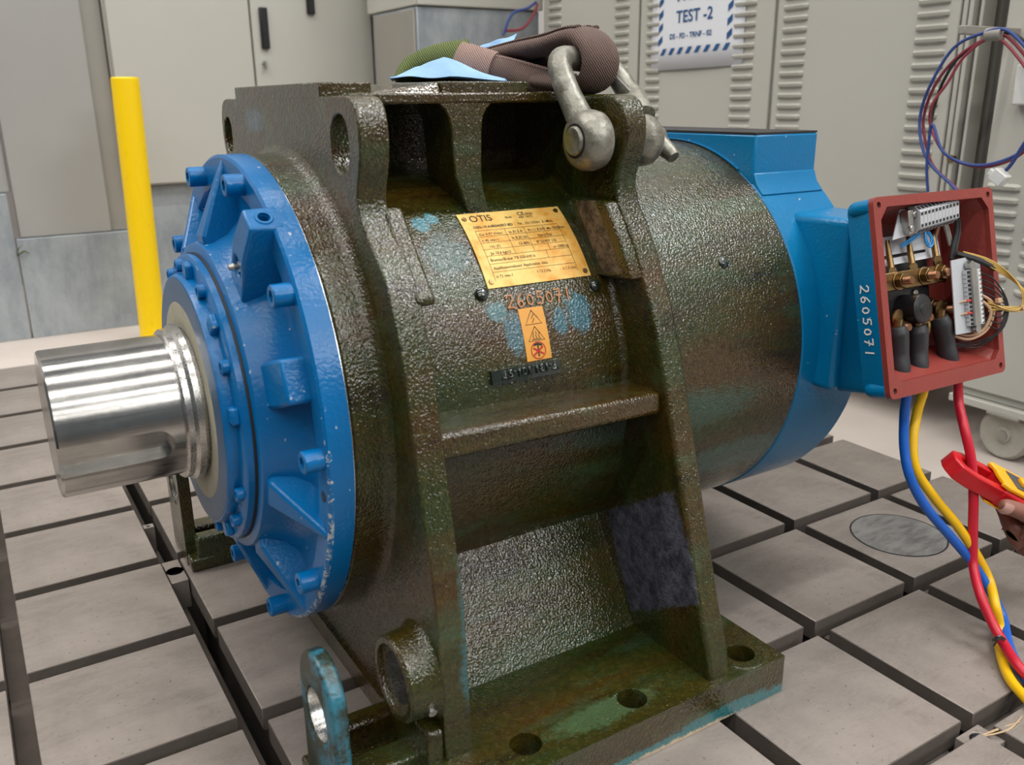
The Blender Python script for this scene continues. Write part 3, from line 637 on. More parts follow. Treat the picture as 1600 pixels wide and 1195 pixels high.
prof2 = [(-0.457, 0.045), (-0.450, 0.084), (-0.430, 0.139), (-0.407, 0.217), (-0.384, 0.294), (-0.3665, 0.351), (-0.3515, 0.408), (-0.334, 0.46), (-0.3185, 0.503), (-0.303, 0.531), (-0.290, 0.560), (-0.272, 0.590), (-0.250, 0.620), (-0.2435, 0.640), (-0.2445, 0.652), (-0.2507, 0.6687), (-0.2575, 0.685), (-0.2610, 0.7009), (-0.2595, 0.718), (-0.2555, 0.7300), (-0.248, 0.7400), (-0.237, 0.7460), (-0.225, 0.7478)]
p2 = ob('rear_frame_plate', MB().prism(mirror(prof2), 0.645, 0.679, 0), 'oily_rubbed', bevel=0.005, seg=3, label='upright cast frame plate in front of the rear drum')
cut(p2, MB().cyl((0.6, -0.212, 0.697), (0.72, -0.212, 0.697), 0.0235, n=40), MB().cyl((0.6, 0.212, 0.697), (0.72, 0.212, 0.697), 0.0235, n=40))
sp = [(-0.20, 0.634), (-0.246, 0.634), (-0.270, 0.604), (-0.292, 0.578), (-0.307, 0.560), (-0.3185, 0.5475), (-0.3165, 0.540), (-0.20, 0.536)]
ob('shoulder', MB().prism(sp, 0.333, 0.3555, 0), bevel=0.006, seg=3)
ob('shoulder', MB().prism([(-y, z) for y, z in sp], 0.333, 0.3555, 0), bevel=0.003)
sp2 = [(-0.17, 0.622), (-0.244, 0.622), (-0.262, 0.597), (-0.281, 0.568), (-0.298, 0.536), (-0.298, 0.532), (-0.20, 0.527)]
ob('shoulder', MB().prism(sp2, 0.6285, 0.650, 0), 'oily_tan', bevel=0.003, label='shoulder with tan patch')
# barrel between the plates
def barrel_prof():
    pr_ = []
    for i in range(0, 61):
        a = math.radians(180-(180+49)*0+i*0) if False else 0
    return pr_
bar = MB(); n = 120
bpf = [(-0.275*math.cos(a), ZA+0.275*math.sin(a)) for a in [math.radians(180*i/n) for i in range(n+1)]]
LW = [(-0.2757, 0.345), (-0.2735, 0.315), (-0.267, 0.282), (-0.255, 0.245), (-0.2385, 0.210), (-0.2200, 0.189)]
poly = [(-0.314, 0.040)]+LW[::-1]+bpf+[(-a, b) for a, b in LW]+[(0.314, 0.040), (0.20, 0.040), (0.20, 0.12), (-0.20, 0.12), (-0.20, 0.040)]
ob('barrel', bar.prism(poly, 0.337, 0.647, 0), label='oily barrel with a teal-flecked upper side', ang=30)
fil = MB(); n = 60
def filletring(x0, sgn, R=0.275, f=0.010, a0=-36, a1=216):
    mb = MB(); k = 6; vs = []
    for i in range(n+1):
        a = math.radians(a0+(a1-a0)*i/n)
        for q in range(k):
            t_ = PI/2*q/(k-1); x = x0+sgn*f*(1-math.sin(t_)); r = R+f*(1-math.cos(t_))
            vs.append((x, -r*math.cos(a), ZA+r*math.sin(a)))
    mb.add(vs, [(i*k+q, (i+1)*k+q, (i+1)*k+q+1, i*k+q+1) for i in range(n) for q in range(k-1)]); return mb
f1 = filletring(0.6455, -1); f1b = filletring(0.3385, 1)
ob('casting_fillet', f1); ob('casting_fillet', f1b)
# top slab, pads and web
ob('top_slab', MB().box(0.337, 0.647, -0.157, 0.157, 0.7385, 0.7515), bevel=0.003)
ob('top_pad', MB().prism([(-0.154, 0.745), (0.178, 0.745), (0.178, 0.7625), (-0.154, 0.7625)], 0.3056, 0.3670, 0), bevel=0.0015)
wd = MB(); wd.add([(0.3675, -0.157, 0.7475), (0.4530, -0.157, 0.7475), (0.4530, 0.157, 0.7475), (0.3675, 0.157, 0.7475), (0.3675, -0.140, 0.7525), (0.4530, -0.150, 0.7630), (0.4530, 0.15, 0.7630), (0.3675, 0.14, 0.7525)], [(0, 3, 2, 1), (4, 5, 6, 7), (0, 1, 5, 4), (1, 2, 6, 5), (2, 3, 7, 6), (3, 0, 4, 7)])
ob('sloped_pad', wd, bevel=0.0015)
ob('top_pad', MB().box(0.4535, 0.5730, -0.156, 0.156, 0.7485, 0.7635), bevel=0.0015)
def web(y0, y1):
    xs = [(0.7400, 0.449, 0.524), (0.7330, 0.457, 0.516), (0.7240, 0.4625, 0.510), (0.71, 0.4655, 0.5080), (0.674, 0.4675, 0.5065), (0.655, 0.4690, 0.5065), (0.635, 0.4765, 0.5090), (0.618, 0.483, 0.5150), (0.598, 0.488, 0.525)]
    return MB().prism([(a, z) for z, a, b in xs]+[(b, z) for z, a, b in reversed(xs)], y0, y1, 1)
ob('web', web(-0.1555, -0.08), bevel=0.002, label='upright web between two dark openings'); ob('web', web(0.08, 0.1555), bevel=0.002)
ob('inner_wall', MB().box(0.337, 0.647, -0.012, 0.012, 0.62, 0.742))
ob('slab_corner', MB().prism([(0.337, 0.7390), (0.337, 0.726), (0.342, 0.734), (0.350, 0.7390)], -0.156, -0.10, 1))
ob('slab_corner', MB().prism([(0.647, 0.7390), (0.647, 0.720), (0.640, 0.732), (0.625, 0.7390)], -0.156, -0.10, 1))
# shelf
she = MB(); she.add([(0.335, -0.262, 0.4060), (0.650, -0.262, 0.3965), (0.650, -0.327, 0.3985), (0.642, -0.3455, 0.4010), (0.335, -0.3505, 0.4110),
                     (0.335, -0.262, 0.3780), (0.650, -0.262, 0.3700), (0.650, -0.330, 0.3700), (0.642, -0.3475, 0.3740), (0.335, -0.3555, 0.3830)],
                    [(0, 1, 2, 3, 4), (9, 8, 7, 6, 5), (0, 5, 6, 1), (1, 6, 7, 2), (2, 7, 8, 3), (3, 8, 9, 4), (4, 9, 5, 0)])
ob('shelf', she, bevel=0.006, seg=3, label='horizontal stiffening shelf between the frame plates')
# base
bs = ob('base_plate', MB().box(0.290, 0.765, -0.4665, -0.262, 0.0, 0.0535), bevel=0.004, seg=3, label='thick near base flange with three bolt holes')
cut(bs, *[MB().cyl((x, y, -0.02), (x, y, 0.08), 0.0185, n=40) for x, y in ((0.393, -0.4255), (0.5435, -0.4275), (0.7185, -0.4325))])
ob('base_plate', MB().box(0.290, 0.765, 0.262, 0.4665, 0.0, 0.0535), bevel=0.004)
ob('hole_lining', MB().lathe([(0, 0.0186), (0.05, 0.0186)], (0, 0), 36, mat=Matrix.Translation((0.393, -0.4255, 0.052)) @ Matrix.Rotation(PI/2, 4, 'Y')).lathe([(0, 0.0186), (0.05, 0.0186)], (0, 0), 36, mat=Matrix.Translation((0.5435, -0.4275, 0.052)) @ Matrix.Rotation(PI/2, 4, 'Y')).lathe([(0, 0.0186), (0.05, 0.0186)], (0, 0), 36, mat=Matrix.Translation((0.7185, -0.4325, 0.052)) @ Matrix.Rotation(PI/2, 4, 'Y')))
ob('spot_face', MB().add([(0.7185+r*math.cos(2*PI*i/40), -0.4325+r*math.sin(2*PI*i/40), z) for i in range(40) for r, z in ((0.033, 0.0532), (0.0315, 0.0552), (0.0192, 0.0552), (0.0187, 0.0540))], [(4*i+q, 4*i+q+1, (4*i+5+q) % 160, (4*i+4+q) % 160) for i in range(40) for q in range(3)]), label='raised teal-edged ring round the right bolt hole')
ob('cross_tie', MB().box(0.30, 0.34, -0.30, 0.30, 0.0, 0.03))
# lug, boss and rails at the shaft side, near and far
def lug(s):
    pr_ = [(s*0.300, 0.0), (s*0.299, 0.150)]+[(s*(0.3475-0.0485*math.cos(a)), 0.150+0.050*math.sin(a)) for a in [PI*i/16 for i in range(1, 16)]]+[(s*0.396, 0.150), (s*0.396, 0.0)]
    o = ob('lug', MB().prism(pr_, 0.1825, 0.2015, 0), 'lugteal' if s < 0 else 'oily', bevel=0.004, seg=3, label='rounded lug with machined bore')
    cut(o, MB().cyl((0.15, s*0.3455, 0.127), (0.25, s*0.3455, 0.127), 0.0295, n=40))
    ob('bore', MB().lathe([(0.1845, 0.0293), (0.1995, 0.0293)], (s*0.3455, 0.127), 40), 'bright_steel', parent=o)
t = NT('teal_worn_paint'); cc = t.mix(t.ramp(t.noise(14, 6, 0.7), 0.46, 0.56), srgb(44, 104, 122), srgb(38, 44, 28))
M['lugteal'] = t.set(col=cc, rough=0.25, normal=t.bump(t.noise(200, 3), 0.45, 0.002))
lug(-1); lug(1)
def boss(s):
    o = ob('boss', MB().lathe([(0.306, 0.0), (0.306, 0.058), (0.300, 0.0525), (0.292, 0.0505), (0.2735, 0.049), (0.2705, 0.0465), (0.2705, 0.040), (0.2755, 0.039), (0.2765, 0.030), (0.310, 0.030)], (s*0.3455, 0.137), 64), label='round boss with machined bore')
    ob('bore', MB().lathe([(0.2765, 0.0298), (0.3050 if s > 0 else 0.3385, 0.0298)], (s*0.3455, 0.137), 48), 'bright_steel', parent=o)
    if s > 0: ob('bore_floor', MB().cyl((0.3045, s*0.3455, 0.137), (0.3060, s*0.3455, 0.137), 0.0298), 'bright_steel', parent=o)
    if s < 0: ob('set_screw', MB().cyl((0.294, -0.3455-0.046, 0.118), (0.294, -0.3455-0.0515, 0.1165), 0.0052, n=16), 'bright_steel', parent=o)
boss(-1); boss(1)
for s in (-1, 1):
    ob('foot_rail', MB().box(0.200, 0.308, min(s*0.372, s*0.335), max(s*0.372, s*0.335), 0.0, 0.050), bevel=0.005, seg=3)
    ob('foot_rail', MB().box(0.196, 0.308, min(s*0.300, s*0.272), max(s*0.300, s*0.272), 0.0, 0.058), bevel=0.005, seg=3)
    ob('foot_pan', MB().box(0.1835, 0.308, min(s*0.396, s*0.27), max(s*0.396, s*0.27), 0.0, 0.022), bevel=0.003)
    ob('foot_web', MB().box(0.286, 0.308, min(s*0.398, s*0.29), max(s*0.398, s*0.29), 0.0, 0.092), bevel=0.006)
# rear drum and blue rear housing
dr = ob('rear_drum', MB().lathe([(0.678, 0.2), (0.678, 0.2935), (0.700, 0.2955), (0.9485, 0.2955), (0.9495, 0.2945), (0.9495, 0.2)], (0, ZA), 160), label='large oily drum with teal smear')
RZ = ZA
rh = ob('rear_housing', MB().lathe([(0.9505, 0.2), (0.9505, 0.2945), (0.9525, 0.2965), (1.085, 0.2965), (1.094, 0.290), (1.097, 0.27), (1.097, 0.0)], (0, ZA), 160), 'rear_blue', label='blue painted rear housing ring')
ob('housing_lip', MB().lathe([(0.9475, 0.2975), (0.9480, 0.2990), (0.9515, 0.2990), (0.953, 0.2968)], (0, ZA), 96, math.radians(60), math.radians(120)), 'rear_blue')
blk = ob('top_block', MB().box(0.9512, 1.0835, -0.1775, 0.1775, 0.55, 0.6905), 'rear_blue', bevel=0.003, label='square blue block on top of the rear housing')
ob('top_gasket', MB().box(0.9520, 1.0830, -0.1765, 0.1765, 0.6905, 0.6935), 'rubber')
ob('block_fillet', MB().prism([(-0.17, 0.640), (-0.1785, 0.636), (-0.185, 0.620), (-0.198, 0.606), (-0.17, 0.60)], 0.953, 1.083, 0), 'rear_blue', 0.002)
# terminal box
nk = MB()
nk.add([(0.9910, -0.20, 0.5800), (1.0880, -0.20, 0.5830), (1.0880, -0.325, 0.5830), (0.9910, -0.325, 0.5810), (0.976, -0.26, 0.335), (1.0880, -0.26, 0.34), (1.0880, -0.325, 0.34), (0.986, -0.325, 0.332)],
       [(0, 1, 2, 3), (7, 6, 5, 4), (0, 3, 7, 4), (1, 5, 6, 2), (0, 4, 5, 1), (3, 2, 6, 7)])
ob('neck', nk, 'rear_blue', 0.010, seg=4, label='blue neck carrying the terminal box')
BO = Vector((0.9567, -0.38, 0.6178)); BR = Vector((0.99951941, -0.03099906, 0)); BU = Vector((0.00736289, 0.2374056, 0.97138271)); BN = Vector((-0.03011195, -0.97091588, 0.23751975))
BW, BH = 0.2518, 0.2659
def bx(a, b, d=0.0): return BO+BR*a-BU*b-BN*d       # a right, b down, d into the box
tb = MB()
bk = [(0.9975, -0.318, 0.5850), (1.190, -0.322, 0.5850), (1.190, -0.330, 0.330), (1.0010, -0.322, 0.3290)]
def rr(w0, w1, h0, h1, rad, d, k=4):
    pts = []
    for (ca, cb, s0) in ((w1-rad, h0+rad, -PI/2), (w1-rad, h1-rad, 0), (w0+rad, h1-rad, PI/2), (w0+rad, h0+rad, PI)):
        for i in range(k+1):
            t_ = s0+PI/2*i/k; pts.append(bx(ca+rad*math.cos(t_), cb+rad*math.sin(t_), d))
    return pts
outer0 = rr(0, BW, 0, BH, 0.009, 0.0); outer1 = rr(0, BW, 0, BH, 0.009, 0.008)
inner = []
ci = [(0.0125, 0.030), (0.026, 0.0135), (0.226, 0.0135), (0.2405, 0.030), (0.2405, 0.232), (0.229, 0.2450), (0.026, 0.2450), (0.0125, 0.232)]
# rim plate with opening
rim = MB(); no = len(outer0)
rimo = ob('terminal_box', MB().add(outer1+rr(0.004, BW-0.004, 0.004, BH-0.004, 0.012, 0.045)+[Vector(p) for p in ()], [(i, (i+1) % no, (i+1) % no+no, i+no) for i in range(no)]), 'rear_blue', label='open terminal box, blue outside and primer red inside')
ob('rim', MB().add(outer0+outer1, [tuple(range(no))[::-1], tuple(range(no, 2*no))]+[(i, (i+1) % no, (i+1) % no+no, i+no) for i in range(no)]), 'primer', 0.0, rimo, label='primer red box rim with four screw holes')
rimp = bpy.data.objects['rim']
inn = MB(); inn.add([bx(a, b, -0.02) for a, b in ci]+[bx(a, b, 0.03) for a, b in ci], [tuple(range(8))[::-1], tuple(range(8, 16))]+[(i, (i+1) % 8, (i+1) % 8+8, i+8) for i in range(8)])
cut(rimp, inn, *[MB().cyl(bx(a, b, -0.01), bx(a, b, 0.02), 0.0042, n=16) for a, b in ((0.0105, 0.0105), (0.2415, 0.0105), (0.2415, 0.2555), (0.0105, 0.2555))])
for a, b in ((0.0105, 0.0105), (0.2415, 0.0105), (0.2415, 0.2555), (0.0105, 0.2555)):
    ob('screw_thread', MB().cyl(bx(a, b, 0.004), bx(a, b, 0.0085), 0.0041, n=14), 'zinc', 0.0, rimp if False else rimo)
# tapered outer shell
o2 = rr(0.004, BW-0.004, 0.004, BH-0.004, 0.012, 0.045); sh_ = MB()
def bkring():
    import itertools
    c = [Vector(p) for p in bk]; pts = []
    for (ia, s) in ((1, 0), (2, 1), (3, 2), (0, 3)):
        pass
    tr, br, bl, tl = c[1], c[2], c[3], c[0]
    for corner, e1, e2 in ((tr, tl, br), (br, tr, bl), (bl, br, tl), (tl, bl, tr)):
        d1_ = (e1-corner).normalized()*0.014; d2_ = (e2-corner).normalized()*0.014
        for i in range(5):
            t_ = i/4; pts.append(corner+d1_*(1-t_)**2+d2_*t_**2)
    return pts
o3 = bkring()
sh_.add(o2+o3, [(i, (i+1) % no, (i+1) % no+no, i+no) for i in range(no)]+[tuple(range(no, 2*no))])
ob('shell', sh_, 'rear_blue', 0.0, rimo)
for b0, b1 in ((0.004, 0.020), (BH-0.020, BH-0.004)):
    ob('corner_lug', MB().tube([bx(0.008, (b0+b1)/2, 0.008), bx(0.008, (b0+b1)/2, 0.034), bx(0.011, (b0+b1)/2, 0.038)], [0.0105, 0.0105, 0.006], 14), 'rear_blue', 0.0, rimo)
# interior liner
li = MB(); dpt = [0.0, 0.030, 0.082]
li.add([bx(a, b, 0.0078) for a, b in ci]+[bx(0.058+(a-0.0125)*0.72, 0.032+(b-0.0135)*0.80, 0.066) for a, b in ci], [(i, (i+1) % 8, (i+1) % 8+8, i+8) for i in range(8)]+[tuple(range(8, 16))])
ob('inner_wall', li, 'primer', 0.0, rimo, ang=20)
ob('cable_opening', MB().add([bx(0.02+a, 0.2442, 0.022+b) for a, b in ((0, 0), (0.10, -0.004), (0.13, 0.02), (0.1, 0.035), (0, 0.035))], [(0, 1, 2, 3, 4)]), 'darkgap', 0, rimo)
ob('lock_ring', MB().cyl(bx(0.165, 0.2445, 0.045), bx(0.165, 0.2395, 0.045), 0.018, n=28), 'zinc', 0.001, rimo)
def term_block(c, ex, ey, ez, n_, pitch, wdt, hgt, name='terminal_block', slots=2, label=None):
    """c centre start, ex along row, ey across, ez out of plate"""
    mb = MB(); sl = MB()
    for i in range(n_):
        a0 = i*pitch+0.0003; a1 = (i+1)*pitch-0.0003
        pr_ = [(-wdt/2, 0), (wdt/2, 0), (wdt/2, hgt*0.55), (wdt*0.30, hgt), (-wdt*0.30, hgt), (-wdt/2, hgt*0.55)]
        vs = [c+ex*a+ey*p+ez*q for a in (a0, a1) for p, q in pr_]; k = 6
        mb.add(vs, [tuple(range(k))[::-1], tuple(range(k, 2*k))]+[(q, (q+1) % k, (q+1) % k+k, q+k) for q in range(k)])
        for s in (-1, 1):
            mid = (a0+a1)/2
            sl.add([c+ex*(mid+da)+ey*(s*wdt*p)+ez*(hgt*qq+0.0004) for da, p, qq in ((-pitch*0.28, 0.16, 1.0), (pitch*0.28, 0.16, 1.0), (pitch*0.28, 0.27, 1.0), (-pitch*0.28, 0.27, 1.0))], [(0, 1, 2, 3)])
            sl.add([c+ex*(mid+da)+ey*(s*wdt*p)+ez*(hgt*qq)+(ey*s*0.0006) for da, p, qq in ((-pitch*0.3, 0.36, 0.88), (pitch*0.3, 0.36, 0.88), (pitch*0.3, 0.46, 0.64), (-pitch*0.3, 0.46, 0.64))], [(0, 1, 2, 3)])
    o = ob(name, mb, 'tbgrey', 0.0, rimo, label=label); sl_o = ob('terminal_slots', sl, 'tbdark', 0.0, rimo); sl_o['kind'] = 'stuff'
    return o
def quadplate(pts, th, nrm, mat, name, bev=0.0):
    mb = MB(); P_ = [Vector(p) for p in pts]; n_ = len(P_)
    mb.add(P_+[p-nrm*th for p in P_], [tuple(range(n_)), tuple(range(n_, 2*n_))[::-1]]+[(i, (i+1) % n_, (i+1) % n_+n_, i+n_) for i in range(n_)])
    return ob(name, mb, mat, bev, rimo)
# upper terminal strip, its plate tilted
q1, q2, q3, q4 = bx(0.0800, 0.0165, 0.022), bx(0.192, 0.0140, 0.026), bx(0.183, 0.0440, 0.022), bx(0.052, 0.0575, 0.016)
nrm = (q3-q4).cross(q1-q4).normalized(); nrm = nrm if nrm.dot(BN) > 0 else -nrm
quadplate([q1, q2, q3, q4], 0.0015, nrm, 'tbplate', 'mounting_plate')
ex = (q3-q4).normalized(); ez = (nrm+BU*-0.25).normalized(); ey = ez.cross(ex).normalized()
term_block(q4.lerp(q1, 0.52)+ex*0.026+nrm*0.0005, ex, ey, ez, 11, 0.0083, 0.037, 0.018, label='upper grey terminal strip')
ob('end_clamp', MB().box(-0.006, 0.006, -0.016, 0.016, 0, 0.012, Matrix.Translation(q4.lerp(q1, 0.5)+ex*0.016) @ Matrix((ex, ey, ez)).transposed().to_4x4()).cyl(q4.lerp(q1, 0.3)+ex*0.016+ez*0.01, q4.lerp(q1, 0.3)+ex*0.016+ez*0.016, 0.004).cyl(q4.lerp(q1, 0.75)+ex*0.016+ez*0.01, q4.lerp(q1, 0.75)+ex*0.016+ez*0.016, 0.004), 'zinc', 0.001, rimo)
# right terminal strip
r1, r2, r3, r4 = bx(0.168, 0.096, 0.014), bx(0.232, 0.0935, 0.014), bx(0.236, 0.203, 0.014), bx(0.166, 0.2005, 0.014)
quadplate([r1, r2, r3, r4], 0.0015, BN, 'tbplate', 'mounting_plate')
term_block(bx(0.207, 0.1125, 0.0135), -BU, BR, BN, 13, 0.0061, 0.034, 0.010, label='right grey terminal strip')
ob('marker_strip', MB().box(0, 0.005, 0, 0.078, 0, 0.0012, Matrix.Translation(bx(0.2085, 0.113, 0.0035)) @ Matrix((BR, -BU, BN)).transposed().to_4x4()), 'white_plastic', 0, rimo)
ob('clamp_rail', MB().box(-0.006, 0.004, 0, 0.080, 0, 0.0022, Matrix.Translation(bx(0.2, 0.112, 0.0035)) @ Matrix((BR, -BU, BN)).transposed().to_4x4()).cyl(bx(0.2, 0.106, 0.012), bx(0.2, 0.106, 0.004), 0.006).cyl(bx(0.206, 0.1975, 0.012), bx(0.206, 0.1975, 0.006), 0.006), 'zinc', 0, rimo)
nums = ['1', '2', '2', '1', '4', '0', '1', '0', '2', '0', '3', '0', '4']
nm = MB()
for i, c_ in enumerate(nums):
    q = text_mb(c_, 0.0052, lambda u, v, i=i: bx(0.2095+v, 0.1145+0.0061*i+u, 0.0018), 1, bold=0.0001); nm.add(q.v, q.f)
ob('marker_numbers', nm, 'ink', 0, rimo)
# black carrier and brass bus bar
ob('terminal_base', MB().add([bx(*p) for p in [(0.062, 0.078, 0.066), (0.165, 0.074, 0.066), (0.165, 0.165, 0.066), (0.062, 0.168, 0.066), (0.02, 0.078, 0.045), (0.160, 0.075, 0.045), (0.160, 0.162, 0.045), (0.02, 0.167, 0.045)]],
   [(0, 1, 2, 3), (7, 6, 5, 4), (0, 4, 5, 1), (1, 5, 6, 2), (2, 6, 7, 3), (3, 7, 4, 0)]), 'black', 0.003, rimo)
ob('insulating_paper', MB().add([bx(*p) for p in [(0.06, 0.052, 0.055), (0.20, 0.05, 0.055), (0.185, 0.088, 0.042), (0.05, 0.092, 0.042)]], [(0, 1, 2, 3)]), 'paper', 0, rimo)
fr = Matrix((BR, -BU, BN)).transposed().to_4x4()
ob('bus_bar', MB().box(0.028, 0.178, 0.1005, 0.1255, -0.033, -0.029, Matrix.Translation(BO) @ fr @ Matrix.Translation((0, 0, 0))), 'brass', 0.0015, rimo)
def stud(a, b, d, r=0.0105, nm_='stud_nut', extra=0.012):
    p = bx(a, b, d); mb = MB()
    mb.cyl(p, p+BN*0.002, r*1.22, n=28).hexa(p+BN*0.002, BN, r, 0.008)
    mb2 = MB(); k = 7
    for i in range(k): mb2.cyl(p+BN*(0.010+i*extra/k), p+BN*(0.010+(i+0.7)*extra/k), r*0.56, r*0.50, n=16)
    ob(nm_, mb, 'brass', 0.0006, rimo); ob('stud', mb2, 'copper', 0, rimo)
stud(0.074, 0.1135, 0.029); stud(0.128, 0.1120, 0.029); stud(0.163, 0.1112, 0.029, extra=0.004)
stud(0.178, 0.1650, 0.040, 0.0115, extra=0.014); stud(0.125, 0.170, 0.040, 0.010, extra=0.010); stud(0.080, 0.178, 0.040, 0.010, extra=0.008)
stud(0.163, 0.158, 0.050, 0.011, extra=0.004)
ob('surge_cap', MB().cyl(bx(0.098, 0.1545, 0.052), bx(0.100, 0.1555, 0.014), 0.0205, n=36).cyl(bx(0.100, 0.1555, 0.014), bx(0.100, 0.1555, 0.0128), 0.0195, 0.0175, n=36).cyl(bx(0.100, 0.1555, 0.0128), bx(0.100, 0.1555, 0.0122), 0.009, 0.008, n=24), 'black', 0.001, rimo, label='black cylindrical cap')
for a, b in ((0.125, 0.135), (0.095, 0.140)):
    ob('pan_screw', MB().cyl(bx(a, b, 0.046), bx(a, b, 0.041), 0.0058, 0.005, n=20), 'zinc', 0.0008, rimo)
for a, b in ((0.066, 0.085), (0.110, 0.083), (0.163, 0.078)):  # lugs coming down on the bus bar
    ob('cable_lug', MB().tube([bx(a+0.006, b-0.028, 0.040), bx(a+0.002, b-0.008, 0.036), bx(a, b+0.010, 0.033)], [0.0030, 0.0042, 0.0050], 12).cyl(bx(a, b+0.016, 0.033), bx(a, b+0.016, 0.0305), 0.0085), 'brass', 0, rimo)
ob('tan_sleeve', MB().tube([bx(0.173, 0.030, 0.034), bx(0.172, 0.045, 0.034), bx(0.169, 0.056, 0.036)], 0.0048, 10), 'copper', 0, rimo)
for a, b, d in ((0.142, 0.185, 0.04), (0.1, 0.19, 0.045)):
    ob('cable_lug', MB().tube([bx(a, b-0.012, d), bx(a, b, d), bx(a-0.004, b+0.014, d)], [0.004, 0.005, 0.003], 10), 'brass', 0, rimo)
def wires(name, mat, paths, r, label=None):
    for pth in paths: ob(name[:-1] if name.endswith('s') else name, MB().tube([bx(*p) for p in pth], r, 8), mat, 0, rimo, label=label)
wires('blue_wires', 'wire_cyan', [[(0.125, 0.050, 0.02), (0.122, 0.064, 0.018), (0.130, 0.0735, 0.018), (0.139, 0.066, 0.018), (0.134, 0.052, 0.02)], [(0.128, 0.050, 0.021), (0.126, 0.062, 0.019), (0.131, 0.070, 0.019), (0.136, 0.062, 0.019), (0.131, 0.052, 0.021)],
    [(0.112, 0.052, 0.02), (0.098, 0.058, 0.022), (0.082, 0.066, 0.028)], [(0.115, 0.054, 0.02), (0.10, 0.061, 0.022), (0.084, 0.069, 0.028)]], 0.0014)
wires('black_wires', 'rubber', [[(0.17, 0.022, 0.02), (0.195, 0.024, 0.022), (0.212, 0.038, 0.028), (0.214, 0.058, 0.03), (0.205, 0.078, 0.03), (0.200, 0.095, 0.03)], [(0.17, 0.026, 0.02), (0.193, 0.028, 0.022), (0.207, 0.040, 0.028), (0.208, 0.058, 0.03), (0.198, 0.078, 0.03), (0.192, 0.095, 0.03)],
    [(0.03, 0.022, 0.03), (0.05, 0.030, 0.05), (0.04, 0.05, 0.06), (0.03, 0.07, 0.06)], [(0.028, 0.062, 0.02), (0.04, 0.045, 0.03), (0.06, 0.028, 0.05)]], 0.0030)
wires('grey_wires', 'beige_shade', [[(0.17, 0.03, 0.03), (0.19, 0.045, 0.035), (0.20, 0.075, 0.036)], [(0.175, 0.028, 0.03), (0.197, 0.05, 0.035), (0.205, 0.08, 0.036)], [(0.02, 0.03, 0.015), (0.035, 0.022, 0.03), (0.06, 0.02, 0.05)]], 0.0022)
blkw = []
for i in range(9):
    t_ = i/8; b0 = 0.118+0.072*t_
    blkw.append([(0.224, b0, 0.012), (0.236+0.006*t_, b0+0.014, -0.004), (0.250-0.004*t_, 0.170+0.01*t_, -0.012+0.004*t_), (0.242-0.006*t_, 0.205, -0.004), (0.218, 0.218+0.004*(i % 3), 0.02), (0.188, 0.216, 0.035)])
wires('black_wire_loops', 'rubber', blkw, 0.0011, label='thin black wire loop')
goldw = []
for i in range(6):
    k_ = random.uniform(-1, 1)
    goldw.append([(0.205, 0.086, 0.02), (0.228, 0.102+0.002*i, -0.004), (0.250+0.003*i, 0.128+0.003*i, -0.02), (0.262+0.004*i, 0.155+0.002*i, -0.026), (0.258+0.004*i, 0.178+0.004*k_, -0.024), (0.240+0.002*i, 0.176+0.005*k_, -0.014), (0.228, 0.160+0.003*i, 0.004)])
wires('ochre_wires', 'wire_gold', goldw, 0.0009, label='thin ochre wire spilling over the rim')
wires('black_sheath', 'rubber', [[(0.196, 0.088, 0.024), (0.215, 0.100, 0.006), (0.238, 0.116, -0.006)]], 0.0042)
wires('tan_wires', 'wire_tan', [[(0.220, 0.150, 0.008), (0.236, 0.168, 0.0), (0.230, 0.200, 0.008), (0.205, 0.212, 0.02), (0.180, 0.203, 0.03)], [(0.220, 0.158, 0.008), (0.231, 0.176, 0.002), (0.224, 0.200, 0.01), (0.205, 0.2065, 0.02), (0.186, 0.200, 0.03)]], 0.0022)
for b in (0.1575, 0.175):
    wires('tan_wires', 'wire_tan', [[(0.172, b+0.002, 0.02), (0.183, b-0.002, 0.012), (0.190, b-0.002, 0.008)]], 0.0012)
    wires('ferrule', 'orange_tip', [[(0.188, b-0.002, 0.009), (0.198, b-0.002, 0.006)]], 0.0022)
ob('connector', MB().box(0, 0.010, 0, 0.007, 0, 0.006, Matrix.Translation(bx(0.262, 0.172, -0.02)) @ fr).box(0, 0.010, 0, 0.007, 0, 0.006, Matrix.Translation(bx(0.232, 0.158, -0.004)) @ fr), 'wire_tan', 0.001, rimo)
# heat shrink boots inside (ends of the three supply cables)
def sidefn(u, v): return Vector((0.9515-0.0006, 0, 0))
# handwritten number on the box side
cA = Vector(at((1343, 446), 0, 0.9585)); 
def boxside(u, v):
    # u runs down the face, v towards the rim's opposite (reader's up)
    base = bx(0.0, 0, 0.058); down = -BU
    p = BO-BN*(0.040)+down*(0.112+u)+BN*(v)
    # follow the slope of the shell on its left side
    d = (p-BO).dot(-BN)
    f = min(1, max(0, (d-0.008)/0.037)); return p+BR*(0.004*f-0.0010)
ob('painted_number', handwriting('2605071', 0.0150, lambda u, v: boxside(u, v+0.006), 0.0022, 0.96), 'white_chalk', 0, rimo, label='white handwritten digits')
